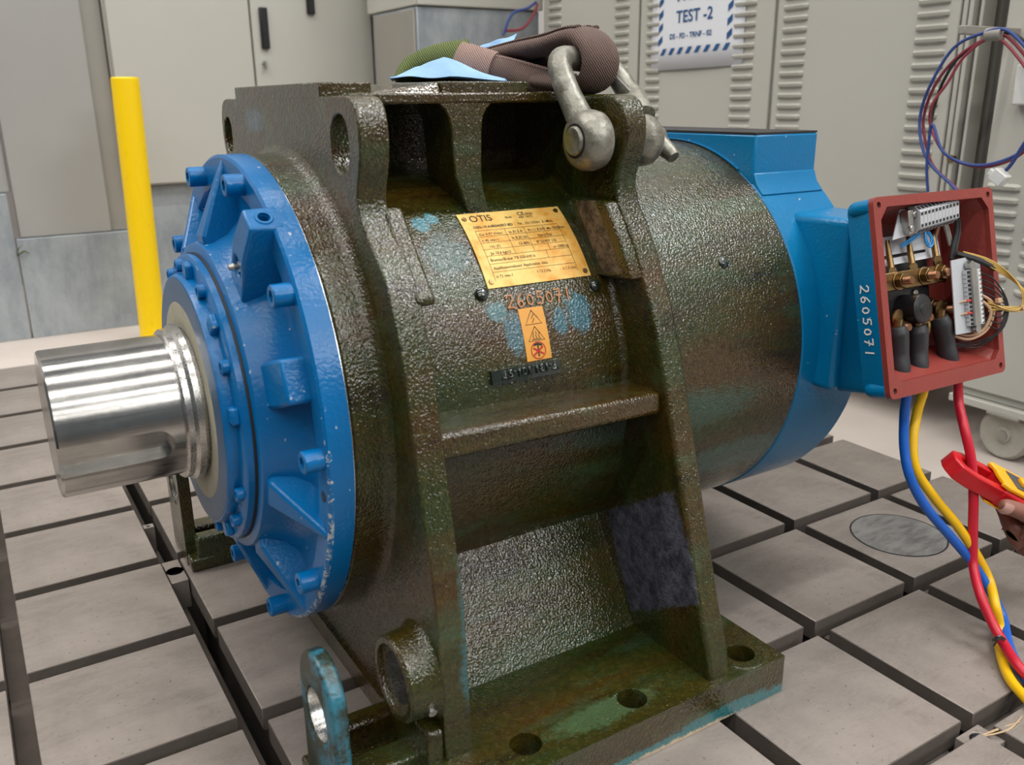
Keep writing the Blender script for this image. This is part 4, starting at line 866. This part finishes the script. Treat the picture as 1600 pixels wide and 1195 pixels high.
# ---- markings on the barrel
def onb(r):
    return lambda x, deg: Vector((x, -r*math.cos(math.radians(deg)), ZA+r*math.sin(math.radians(deg))))
K = math.degrees(1/0.2765)
def plate_patch(x0, x1, a0, a1, r, th, mat, name, par=None, cut_corner=0, label=None):
    mb = MB(); n_ = 14; o_, i_ = onb(r+th), onb(r)
    vs = []
    for j in range(n_+1):
        a = a0+(a1-a0)*j/n_
        vs += [o_(x0, a), o_(x1, a), i_(x0, a), i_(x1, a)]
    fs = []
    for j in range(n_):
        k_ = 4*j; fs += [(k_, k_+4, k_+5, k_+1), (k_+2, k_+3, k_+7, k_+6), (k_, k_+2, k_+6, k_+4), (k_+1, k_+5, k_+7, k_+3)]
    fs += [(0, 1, 3, 2), (4*n_, 4*n_+2, 4*n_+3, 4*n_+1)]
    return ob(name, mb.add(vs, fs), mat, 0, par, label=label)
npx0, npx1, na0, na1 = 0.4665, 0.6165, 32.3, 55.0
npl = plate_patch(npx0, npx1, na0, na1, 0.2755, 0.0012, 'plate', 'nameplate', label='yellowed metal rating plate with black print')
RN = 0.2755+0.0015
def nf(u, v): return onb(RN)(npx0+u, na1-math.degrees(v/RN))       # u right, v down, metres
PW = npx1-npx0; PH = math.radians(na1-na0)*RN
pt_ = MB()
def put(s, u, v, size, bold=0.00002, sp=1.0):
    q = text_mb(s, size, lambda a, b: nf(u+a, v-b), sp, bold=bold); pt_.add(q.v, q.f)
put('OTIS', 0.0135, 0.0150, 0.0150, 0.0001)
put('05-06', 0.0640, 0.0135, 0.0042); put('CE', 0.0835, 0.0105, 0.0088, 0.0001); put('0036', 0.0950, 0.0105, 0.0056); put('ABV 767/1', 0.0830, 0.0152, 0.0048)
put('OSG-19.4-0R04/5R7-BD', 0.0130, 0.0262, 0.0056, 0.00012); put('Nr. 15110361 3~Mot.', 0.0765, 0.0262, 0.0060)
rows = [0.0300, 0.0395, 0.0490, 0.0585, 0.0680, 0.0790, 0.0900, 0.1010]
g0, g1 = 0.0130, 0.1330
cells = [[('Kw 4.97 V/min', 0), ('In 31.5 A', 0.042), ('Pn 11.8 kW', 0.070), ('Mn 2500Nm', 0.098)], [('n 45 min-1', 0), ('fn 8.25 Hz', 0.042), ('Stern/Star', 0.080)],
         [('155 (F)', 0.006), ('S3-40%', 0.048), ('IP 23/45P 12S', 0.074)], [('Jla 10.6 kgm2', 0.004), ('m 1000 kg', 0.095)], [('Bremse/Brake: TB 550-6W 6', 0)], [('Applikationsdaten/ Application data', 0)], [('n 72 min-1', 0), ('f 13.2 Hz', 0.058), ('v 1.0 m/s', 0.096)]]
for i, rw in enumerate(cells):
    for s, u in rw: put(s, g0+0.003+u, rows[i]+0.0078, 0.0054)
ob('plate_lettering', pt_, 'ink', 0, npl)
ln = MB(); F2 = lambda u, v: nf(u, v)
for r_ in rows[:7]: ribbon(ln, [(g0, r_), (g1, r_)], 0.0004, F2, 2)
for u, v0, v1 in ((g0, rows[0], rows[7]), (g1, rows[0], rows[7]), (g0+0.041, rows[0], rows[4]), (g0+0.069, rows[0], rows[4]), (g0+0.097, rows[0], rows[1]), (g0+0.092, rows[3], rows[4]), (g0+0.085, rows[4], rows[5])): ribbon(ln, [(u, v0), (u, v1)], 0.0004, F2, 6)
ob('plate_grid', ln, 'ink', 0, npl)
for u, v in ((0.0070, 0.0095), (0.1425, 0.0075), (0.0070, PH-0.0080), (0.1435, PH-0.0070)):
    c_ = nf(u, v); nn_ = Vector((0, c_.y, c_.z-ZA)).normalized()
    ob('rivet', MB().cyl(c_-nn_*0.0005, c_+nn_*0.0010, 0.0036, 0.0030, n=16).cyl(c_+nn_*0.0010, c_+nn_*0.0014, 0.0010, n=8), 'brass', 0, npl)
wl_ = plate_patch(0.4985, 0.5335, 12.9, 26.2, 0.2752, 0.0006, 'warn', 'warning_sticker', label='orange sticker with three warning symbols')
def wf(u, v): return onb(0.2752+0.0009)(0.516+u, 26.2-math.degrees(v/0.276))
wk = MB()
for v0 in (0.0035, 0.0235):
    ribbon(wk, [(0, v0), (0.0115, v0+0.0170), (-0.0115, v0+0.0170), (0, v0), (0.0060, v0+0.0087)], 0.0011, wf, 1)
ribbon(wk, [(0.002, 0.0085), (-0.002, 0.0135), (0.002, 0.0135), (-0.0015, 0.0185)], 0.0010, wf)
for du in (-0.004, 0, 0.004): ribbon(wk, [(du, 0.0295), (du+0.0010, 0.032), (du-0.0008, 0.0345), (du+0.0005, 0.0375)], 0.0008, wf)
ribbon(wk, [(-0.006, 0.0388), (0.006, 0.0388)], 0.0008, wf)
ribbon(wk, [(-0.005, 0.0455), (0.0, 0.0445), (0.005, 0.0465)], 0.0026, wf); ribbon(wk, [(0.0, 0.0465), (0.0, 0.0590)], 0.0020, wf)
ob('symbols', wk, 'ink', 0, wl_)
rk = MB(); ribbon(rk, [(0.0100*math.cos(2*PI*i/28), 0.0525+0.0100*math.sin(2*PI*i/28)) for i in range(29)], 0.0012, wf)
ribbon(rk, [(-0.0062, 0.0495), (0.0062, 0.0572)], 0.0022, wf); ribbon(rk, [(0.0062, 0.0490), (-0.0062, 0.0572)], 0.0022, wf)
ob('red_symbol', rk, 'redink', 0, wl_)
def cf(u, v): return onb(0.2762)(0.486+u, 26.6+math.degrees(v/0.276))
ob('chalk_number', handwriting('2605071', 0.0165, cf, 0.0020, 0.84), 'orange_chalk', 0, label='orange handwritten digits on the barrel')
plate_patch(0.446, 0.5415, 8.9, 12.3, 0.2745, 0.0048, 'oily_dark', 'casting_bar')
cb = MB(); q = text_mb('T-131.101-5T', 0.0135, lambda a, b: onb(0.2800)(0.5385-a, 11.9-math.degrees(b/0.278)), 1.05, bold=0.0004); cb.add(q.v, q.f)
cl_ = ob('cast_characters', cb, 'oily_dark', 0); s_ = cl_.modifiers.new('s', 'SOLIDIFY'); s_.thickness = 0.0035; s_.offset = 0
def dome(x, deg, rb, r, h, name='round_plug', sl=False, par=None):
    c_ = onb(rb)(x, deg); nn_ = Vector((0, c_.y, c_.z-ZA)).normalized(); ax_ = Vector((1, 0, 0)); t_ = nn_.cross(ax_); mb = MB(); n_ = 24; vs = []
    pr_ = [(r, -0.002), (r, h*0.35), (r*0.85, h*0.75), (r*0.5, h), (0.0001, h)]
    for i in range(n_):
        a = 2*PI*i/n_
        for rr_, hh in pr_: vs.append(c_+(ax_*math.cos(a)+t_*math.sin(a))*rr_+nn_*hh)
    mb.add(vs, [(i*5+q, ((i+1) % n_)*5+q, ((i+1) % n_)*5+q+1, i*5+q+1) for i in range(n_) for q in range(4)])
    return ob(name, mb, 'oily_dark')
dome(0.4560, 31.2, 0.275, 0.0085, 0.007); dome(0.6180, 29.5, 0.275, 0.0080, 0.006)
pl_ = dome(0.8225, 29.7, 0.2955, 0.0080, 0.004, 'drum_plug')
# ------------------------------------------------------------------ shackle
SB = Vector((0.66, -0.215, 0.697))
shk = thing('bow_shackle', 'galvanized bow shackle pinned through the frame ear', 'shackle', SB)
bow = MB().tube([(0.618, -0.216, 0.706), (0.614, -0.206, 0.724), (0.611, -0.190, 0.748), (0.610, -0.176, 0.770), (0.613, -0.167, 0.784), (0.628, -0.155, 0.791), (0.662, -0.148, 0.790), (0.695, -0.148, 0.784), (0.711, -0.155, 0.772), (0.716, -0.168, 0.756), (0.717, -0.188, 0.738), (0.712, -0.208, 0.720)],
                [0.020, 0.0165, 0.0150, 0.0148, 0.0148, 0.0150, 0.0150, 0.0148, 0.0148, 0.0148, 0.0155, 0.018], 20)
bow.lathe([(0.598, 0.0), (0.598, 0.024), (0.602, 0.031), (0.610, 0.0355), (0.622, 0.0365), (0.632, 0.034), (0.637, 0.028), (0.637, 0)], (-0.222, 0.694), 48)
bow.lathe([(0.684, 0.0), (0.684, 0.024), (0.690, 0.030), (0.698, 0.0325), (0.708, 0.0315), (0.716, 0.027), (0.719, 0.020), (0.719, 0)], (-0.222, 0.692), 48)
obj('bow', bow, 'shackle', shk)
obj('pin', MB().lathe([(0.5935, 0.0), (0.5935, 0.0155), (0.596, 0.0175), (0.60, 0.0178), (0.725, 0.0165), (0.732, 0.014), (0.732, 0)], (-0.222, 0.694), 32), 'shackle', shk, label='smooth olive-grey shackle pin end')
obj('pin_groove', MB().lathe([(0.5972, 0.0182), (0.5972, 0.0205), (0.6000, 0.0205)], (-0.222, 0.694), 32), 'darkgap', shk)
obj('pin_eye', MB().tube([(0.722, -0.226, 0.690), (0.728, -0.240, 0.680), (0.730, -0.252, 0.671)], [0.014, 0.011, 0.008], 14), 'shackle', shk)
# ------------------------------------------------------------------ sling
def P3(q, y): return at(q, 1, y)
slb = P3((800, 110), -0.05)
slg = thing('lifting_sling', 'brown woven lifting sling looped through the shackle bow', 'sling', (slb.x, slb.y, 0.7635))
def strap(name, pts, r, mat, flat=(1.15, 0.62), n_=20, groove=True, label=None):
    mb = MB().tube(pts, r, n_, flat=flat, sub=8)
    o = obj(name, mb, mat, slg, ang=60, label=label); return o
# loop round the bow (in front bow leg's inside) and long body to the left
X3 = lambda q, x: at(q, 0, x)
lowp = [P3((722, 92), 0.05), P3((752, 104), 0.03), P3((800, 114), -0.01), P3((850, 128), -0.06), P3((893, 138), -0.11)]
strap('lower_strand', lowp, [0.027, 0.026, 0.024, 0.022, 0.018], 'sling', (1.0, 0.75), label='lower brown strand')
strap('worn_section', [P3((716, 92), 0.05), P3((738, 99), 0.035), P3((772, 107), 0.01)], [0.0285, 0.0282, 0.0255], 'slingpink', (1.0, 0.75), label='worn pinkish section')
WR = [(0.655, 0.17, 0.790), (0.665, 0.09, 0.800), (0.668, 0.0, 0.808), (0.668, -0.07, 0.812), (0.668, -0.115, 0.817), (0.668, -0.146, 0.817), (0.668, -0.169, 0.805), (0.668, -0.178, 0.787), (0.668, -0.170, 0.768), (0.668, -0.148, 0.759), (0.664, -0.11, 0.762), (0.655, -0.06, 0.766)]
wrap = obj('upper_strand', MB().tube(WR, [0.030, 0.030, 0.029, 0.028, 0.028, 0.028, 0.028, 0.028, 0.028, 0.027, 0.025, 0.022], 24, flat=(1.0, 0.46), sub=8, upv=(1, 0, 0)), 'sling', slg, ang=60, label='brown strand wrapped round the shackle bow')
for dx in (-0.012, 0.004, 0.016):
    obj('webbing_ridge', MB().tube([(x+dx, y*1.0-(0.012 if z < 0.815 and y < -0.16 else 0), z+(0.0125 if y > -0.165 and z > 0.78 else 0.0)) for x, y, z in WR[:6]], 0.004, 10, flat=(1.4, 0.6), upv=(1, 0, 0), sub=6), 'sling', slg)
strap('middle_strand', [P3((770, 92), 0.10), P3((825, 98), 0.03), P3((870, 112), -0.05)], [0.018, 0.02, 0.016], 'sling', (1.0, 0.8))
strap('green_section', [P3((620, 122), 0.04), P3((638, 102), 0.05), P3((668, 90), 0.05), P3((698, 86), 0.05), P3((726, 91), 0.05)], [0.004, 0.010, 0.014, 0.019, 0.0295], 'slinggreen', (1.0, 0.75), label='green webbing section')
strap('green_section', [P3((618, 124), 0.02), P3((670, 118), 0.02), P3((740, 122), 0.02)], [0.004, 0.010, 0.010], 'slinggreen', (1.0, 0.9))
for dz, dy in ((0.010, -0.018), (-0.004, -0.020), (0.020, -0.010)):
    obj('stitched_edge', MB().tube([p+Vector((0, dy, dz*0.8)) for p in lowp], 0.0022, 8), 'slingpink', slg)
cb_ = P3((700, 118), -0.06)
clo = thing('blue_rag', 'light blue cloth rag tucked under the sling', 'cloth', (cb_.x, cb_.y, 0.7635))
def sheet(name, rows_, th=0.0012, N=20):
    R_, Q_ = len(rows_)-1, len(rows_[0])-1; vs = []
    for i in range(N+1):
        for j in range(N+1):
            a = i/N*R_; b = j/N*Q_; i0 = min(int(a), R_-1); j0 = min(int(b), Q_-1); a -= i0; b -= j0
            a = a*a*(3-2*a)*0.5+a*0.5; b_ = b
            p = (rows_[i0][j0].lerp(rows_[i0][j0+1], b_)).lerp(rows_[i0+1][j0].lerp(rows_[i0+1][j0+1], b_), a)
            wv = 0.0022*math.sin(i*0.35+j*0.22)+0.0009*math.sin(j*0.7-i*0.3)
            vs.append(p+Vector((wv*0.4, -abs(wv)*0.4, wv)))
    m_ = N+1; mb = MB().add(vs, [(i*m_+j, (i+1)*m_+j, (i+1)*m_+j+1, i*m_+j+1) for i in range(N) for j in range(N)])
    o = obj(name, mb, 'cloth', clo, ang=60)
    s = o.modifiers.new('s', 'SOLIDIFY'); s.thickness = th; return o
sheet('lower_fold', [[P3((612, 126), 0.09), P3((655, 121), 0.09), P3((700, 121), 0.09), P3((760, 124), 0.09)],
                     [P3((608, 123), 0.0), P3((648, 118), -0.02), P3((706, 118), -0.04), P3((796, 127), -0.06)],
                     [P3((622, 117), 0.0), P3((655, 106), -0.005), P3((694, 91), -0.01), P3((745, 116), -0.02)], [P3((640, 112), 0.03), P3((665, 104), 0.03), P3((700, 100), 0.03), P3((730, 104), 0.03)]])
sheet('raised_corner', [[P3((742, 78), 0.10), P3((772, 66), 0.10), P3((808, 52), 0.10)], [P3((760, 86), 0.09), P3((782, 78), 0.09), P3((802, 66), 0.09)], [P3((775, 96), 0.10), P3((790, 92), 0.10), P3((800, 82), 0.10)]])
wb = P3((905, 75), -0.12)
tag(obj('binding_wire', MB().tube([P3((890, 78), -0.13), P3((893, 71), -0.135), P3((906, 70), -0.14), P3((925, 82), -0.15), P3((950, 106), -0.165), P3((984, 142), -0.19)], 0.0009, 6), 'zinc', base=wb), 'thin pale binding wire running from the shackle bow to the frame ear', 'wire')

# ------------------------------------------------------------------ supply cables
def cable(name, mat, pts, label, boot):
    P_ = [Vector(p) for p in pts]
    t_ = thing(name, label, 'cable', P_[0])
    obj('jacket', MB().tube(P_, 0.0068, 16, sub=8), mat, t_)
    obj('shrink_boot', MB().tube(boot, [0.010, 0.0145, 0.014, 0.013, 0.0138, 0.0122, 0.0105], 16, sub=4), 'shrink', t_, label='black heat shrink boot')
    obj('crimp_lug', MB().cyl(boot[0]+Vector((0, 0, 0.010)), boot[0]-Vector((0, 0, 0.004)), 0.007, n=16).cyl(boot[0]+Vector((0, 0, 0.012)), boot[0]+Vector((0, 0.002, 0.012)), 0.011, n=16), 'brass', t_)
def seq(L_): return [at(q, 1, y) for q, y in L_]
def bootp(a0, b0, a1, b1, d=0.030):
    return [bx(a0+(a1-a0)*f+0.0025*math.sin(f*5), b0+(b1-b0)*f, d+0.004*math.sin(3*f)) for f in (0, 0.12, 0.3, 0.5, 0.7, 0.9, 1.15)]
bA = bootp(0.156, 0.172, 0.180, 0.254); bB = bootp(0.106, 0.178, 0.108, 0.256); bC = bootp(0.064, 0.174, 0.070, 0.256)
tail = lambda dx: 0
cable('blue_cable', 'cable_blue', [bC[-2], bC[-1]]+seq([((1413, 650), -0.415), ((1413, 700), -0.425), ((1422, 745), -0.44), ((1445, 790), -0.455), ((1485, 838), -0.475), ((1520, 880), -0.495), ((1548, 925), -0.52), ((1566, 962), -0.54)])+[at(q, 2, z) for q, z in (((1574, 1000), 0.016), ((1586, 1032), 0.011), ((1612, 1070), 0.008), ((1680, 1130), 0.0075))], 'blue rubber cable hanging from the terminal box to the floor', bC)
cable('yellow_cable', 'cable_yellow', [bB[-2], bB[-1]]+seq([((1434, 640), -0.415), ((1426, 690), -0.425), ((1432, 735), -0.438), ((1462, 780), -0.455), ((1495, 820), -0.475), ((1525, 865), -0.495), ((1545, 905), -0.512), ((1555, 945), -0.54)])+[at(q, 2, z) for q, z in (((1562, 980), 0.020), ((1562, 1012), 0.009), ((1575, 1055), 0.0075), ((1602, 1090), 0.0075), ((1670, 1160), 0.0075))], 'yellow rubber cable hanging from the terminal box to the floor', bB)
cable('red_cable', 'cable_red', [bA[-2], bA[-1]]+seq([((1498, 630), -0.43), ((1507, 670), -0.452), ((1517, 715), -0.468), ((1521, 770), -0.480), ((1520, 840), -0.49), ((1521, 885), -0.50), ((1532, 930), -0.53), ((1550, 972), -0.555)])+[at(q, 2, z) for q, z in (((1568, 1005), 0.026), ((1588, 1036), 0.022), ((1612, 1062), 0.014), ((1680, 1115), 0.008))], 'red rubber cable passing through the clamp meter jaws', bA)
tc = at((1563, 1000), 1, -0.565)
tag(obj('cable_tie', MB().tube([at((1552, 1000), 1, -0.575), at((1562, 994), 1, -0.585), at((1576, 1004), 1, -0.575), at((1580, 1012), 1, -0.56)], 0.0018, 8).tube([at((1553, 1008), 1, -0.57), at((1560, 998), 1, -0.585), at((1568, 1000), 1, -0.585)], 0.0016, 8), 'black', base=tc), 'black tie bundling the three cables near the floor', 'cable tie')

# ------------------------------------------------------------------ clamp meter and hand
J0 = at((1484, 722), 1, -0.462); J1 = at((1600, 782), 1, -0.500)
ex = (J1-J0).normalized(); ez = Vector((0.0, -0.42, 0.91)); ez = (ez-ex*ez.dot(ex)).normalized(); ey = ez.cross(ex).normalized()
mc = Matrix.Translation(J0) @ Matrix((ex, ey, ez)).transposed().to_4x4()
mt = thing('clamp_meter', 'red and yellow clamp meter held round the red cable', 'clamp meter', J0)
def ring2(outer, inner_, z0, z1):
    n_ = len(outer); vs = [mc @ Vector((p[0], p[1], z)) for z in (z0, z1) for p in outer+inner_]; k_ = 2*n_; fs = []
    for i in range(n_):
        j = (i+1) % n_
        fs += [(i, j, n_+j, n_+i), (k_+i, k_+n_+i, k_+n_+j, k_+j), (i, k_+i, k_+j, j), (n_+i, n_+j, k_+n_+j, k_+n_+i)]
    return MB().add(vs, fs)
jo = [(0.0, -0.004), (0.006, -0.018), (0.030, -0.025), (0.065, -0.026), (0.105, -0.026), (0.105, 0.026), (0.065, 0.026), (0.030, 0.025), (0.006, 0.018), (0.0, 0.004)]
ji = [(0.016, -0.002), (0.019, -0.008), (0.034, -0.0125), (0.065, -0.013), (0.092, -0.012), (0.092, 0.012), (0.065, 0.013), (0.034, 0.0125), (0.019, 0.008), (0.016, 0.002)]
obj('jaw', ring2(jo, ji, -0.013, 0.011), 'meter_red', mt, bevel=0.002, label='red jaw')
obj('body', MB().prism([(0.090, -0.027), (0.13, -0.032), (0.20, -0.028), (0.27, -0.024), (0.27, 0.024), (0.20, 0.028), (0.13, 0.032), (0.090, 0.027)], -0.016, 0.0125, 2, mc), 'meter_red', mt, bevel=0.004)
obj('yellow_housing', MB().prism([(0.080, -0.020), (0.086, -0.015), (0.084, 0.0), (0.088, 0.014), (0.080, 0.022), (0.090, 0.027), (0.15, 0.026), (0.27, 0.021), (0.27, -0.021), (0.15, -0.026), (0.092, -0.026)], 0.0128, 0.0200, 2, mc), 'meter_yellow', mt, bevel=0.0022, label='yellow front housing')
obj('face', MB().prism([(0.112, -0.018), (0.26, -0.016), (0.26, 0.016), (0.112, 0.018)], 0.0202, 0.0212, 2, mc), 'meter_grey', mt, bevel=0.0006)
obj('dial', MB().cyl(mc @ Vector((0.140, 0, 0.021)), mc @ Vector((0.140, 0, 0.0265)), 0.012, n=28), 'meter_yellow', mt, bevel=0.001)
obj('lower_trim', MB().prism([(0.078, -0.0255), (0.13, -0.031), (0.13, 0.031), (0.078, 0.0255)], -0.0185, -0.0162, 2, mc), 'meter_yellow', mt, bevel=0.0006)
# hand of the person holding it, reaching in from the right
hb = mc @ Vector((0.20, -0.05, -0.03))
person = thing('person', 'hand of a person reaching in from the right to hold the clamp meter', 'person', hb)
def skinned(name, nodes, edges, mat, sub=2):
    """one continuous skinned surface; nodes (point in meter space, radius)"""
    me = bpy.data.meshes.new(name); off = OFF[person.name]
    me.from_pydata([(mc @ Vector(p))-off for p, r in nodes], edges, [])
    o = bpy.data.objects.new(name, me); C.objects.link(o); o.parent = person; OFF[o.name] = off
    md = o.modifiers.new('skin', 'SKIN'); md.use_smooth_shade = True
    for i, (p, r) in enumerate(nodes): me.skin_vertices[0].data[i].radius = (r, r)
    me.skin_vertices[0].data[0].use_root = True
    s = o.modifiers.new('sub', 'SUBSURF'); s.levels = sub; s.render_levels = sub
    me.materials.append(M[mat]); return o
mcI = mc.inverted()
PW0 = mc @ Vector((0.235, -0.030, -0.048))
ARM = lambda x, y, z: mcI @ (PW0+Vector((x, y, z)))      # forearm points as offsets from the palm in the place's own axes
nodes = [((0.235, -0.030, -0.048), 0.024), (tuple(ARM(0.05, -0.035, 0.0)), 0.026), (tuple(ARM(0.10, -0.07, 0.015)), 0.027), (tuple(ARM(0.30, -0.22, 0.10)), 0.038), ((0.212, -0.018, -0.046), 0.021), ((0.215, 0.012, -0.046), 0.019)]
edges = [(0, 1), (1, 2), (2, 3), (0, 4), (0, 5)]
def finger(root, pts):
    k0 = root
    for p in pts: nodes.append(p); edges.append((k0, len(nodes)-1)); k0 = len(nodes)-1
# thumb along the near side of the shell pointing to the jaw
finger(0, [((0.190, -0.050, -0.016), 0.0150), ((0.150, -0.050, 0.006), 0.0132), ((0.116, -0.046, 0.004), 0.0128), ((0.090, -0.0455, 0.001), 0.0118), ((0.078, -0.0450, -0.001), 0.0085)])
# index to little finger under the shell curling up its far side
finger(4, [((0.186, -0.026, -0.043), 0.0115), ((0.166, -0.008, -0.035), 0.0100), ((0.162, 0.018, -0.030), 0.0090), ((0.164, 0.038, -0.016), 0.0080)])
finger(4, [((0.192, -0.004, -0.048), 0.0115), ((0.186, 0.022, -0.038), 0.0100), ((0.184, 0.040, -0.018), 0.0092), ((0.184, 0.040, 0.000), 0.0080)])
finger(5, [((0.208, 0.026, -0.044), 0.0108), ((0.204, 0.040, -0.028), 0.0095), ((0.202, 0.040, -0.008), 0.0080)])
finger(5, [((0.230, 0.024, -0.046), 0.0095), ((0.228, 0.036, -0.030), 0.0085), ((0.226, 0.037, -0.014), 0.0072)])
skinned('hand', nodes, edges, 'skin')
nl = MB(); NC = []
for i in range(5):
    for j in range(5):
        u = i/4; v = j/4-0.5; NC.append(mc @ Vector((0.073+0.019*u, -0.0452-0.0112*math.cos(v*1.9)-0.0006-0.0012*u*(1-u)*4, 0.001+0.0125*math.sin(v*1.9)*(0.75+0.25*math.sin(PI*u*0.8)))))
obj('thumb_nail', nl.add(NC, [(i*5+j, (i+1)*5+j, (i+1)*5+j+1, i*5+j+1) for i in range(4) for j in range(4)]), 'nail', person, label='pale thumb nail')
obj('sleeve', MB().tube([PW0+Vector(p) for p in ((0.17, -0.12, 0.045), (0.30, -0.22, 0.10), (0.42, -0.32, 0.17))], [0.043, 0.048, 0.055], 24), 'sleeve', person)

# ------------------------------------------------------------------ coil of wires hanging before the right cabinets
XW = 1.62
def wirex(name, mat, L_, r, label, x=XW):
    P_ = [at(q, 0, x-0.004*i % 0.02) for i, q in enumerate(L_)]
    o = obj(name, MB().tube(P_, r, 10, sub=6), mat, base=P_[0]); return tag(o, label, 'wire', None)
wirex('blue_wire', 'wire_blue', [(1620, 95), (1575, 48), (1535, 52), (1490, 75), (1455, 130), (1438, 180), (1440, 225), (1455, 258), (1488, 290), (1505, 310)], 0.0030, 'blue wire of the outer coil turn before the louvred cabinets')
wirex('red_wire', 'wire_red', [(1620, 110), (1570, 55), (1530, 66), (1490, 95), (1460, 135), (1443, 185), (1448, 230), (1460, 262), (1492, 292), (1508, 312)], 0.0030, 'dull red wire just inside the blue coil turn', XW+0.01)
wirex('black_wire', 'rubber', [(1620, 80), (1580, 52), (1545, 60), (1500, 88), (1475, 125), (1462, 160), (1455, 190), (1452, 215), (1450, 240)], 0.0030, 'black wire through the middle of the hanging coil', XW+0.012)
wirex('blue_wire', 'wire_blue', [(1450, 300), (1448, 262), (1452, 215), (1458, 195), (1472, 235), (1500, 253), (1535, 258), (1575, 248), (1600, 232), (1620, 205)], 0.0028, 'blue wire of the lower coil turn sweeping right', XW-0.008)
wirex('red_wire', 'wire_red', [(1620, 130), (1560, 60), (1510, 85), (1480, 130), (1456, 165), (1455, 200), (1480, 243), (1530, 261), (1580, 250), (1610, 228)], 0.0028, 'red wire of the inner coil turn', XW+0.004)
wirex('blue_wire', 'wire_blue', [(1572, 266), (1582, 254), (1600, 225), (1625, 190)], 0.0034, 'short blue lead running into the white plug', XW-0.02)
pc = at((1562, 277), 0, XW-0.02)
tag(obj('wire_plug', MB().box(-0.010, 0.010, -0.014, 0.014, -0.012, 0.012, Matrix.Translation(pc) @ Matrix.Rotation(0.6, 4, 'X')).box(-0.007, 0.007, 0.012, 0.022, -0.009, 0.004, Matrix.Translation(pc) @ Matrix.Rotation(0.6, 4, 'X')), 'white_plastic', bevel=0.002, base=pc), 'white plastic plug above the corner of the red box rim', 'plug')
pc = at((1554, 54), 0, XW)
tag(obj('tape_wrap', MB().cyl(at((1542, 54), 0, XW), at((1566, 53), 0, XW), 0.0115, n=18), 'beige_shade', base=pc), 'grey tape holding the coil of wires at its top', 'tape')
for q0, q1, q2, mt_, lb in (((786, 55), (800, 22), (838, 3), 'wire_blue', 'blue wire loop at the top before the grey duct'), ((790, 48), (815, 45), (840, 6), 'wire_red', 'red wire loop at the top before the grey duct')):
    P_ = [at(q, 1, 1.70) for q in (q0, q1, ((q1[0]+q2[0])/2+4, (q1[1]+q2[1])/2+1), q2)]
    tag(obj('wire_loop', MB().tube(P_, 0.005, 10, sub=6), mt_, base=P_[0]), lb, 'wire')
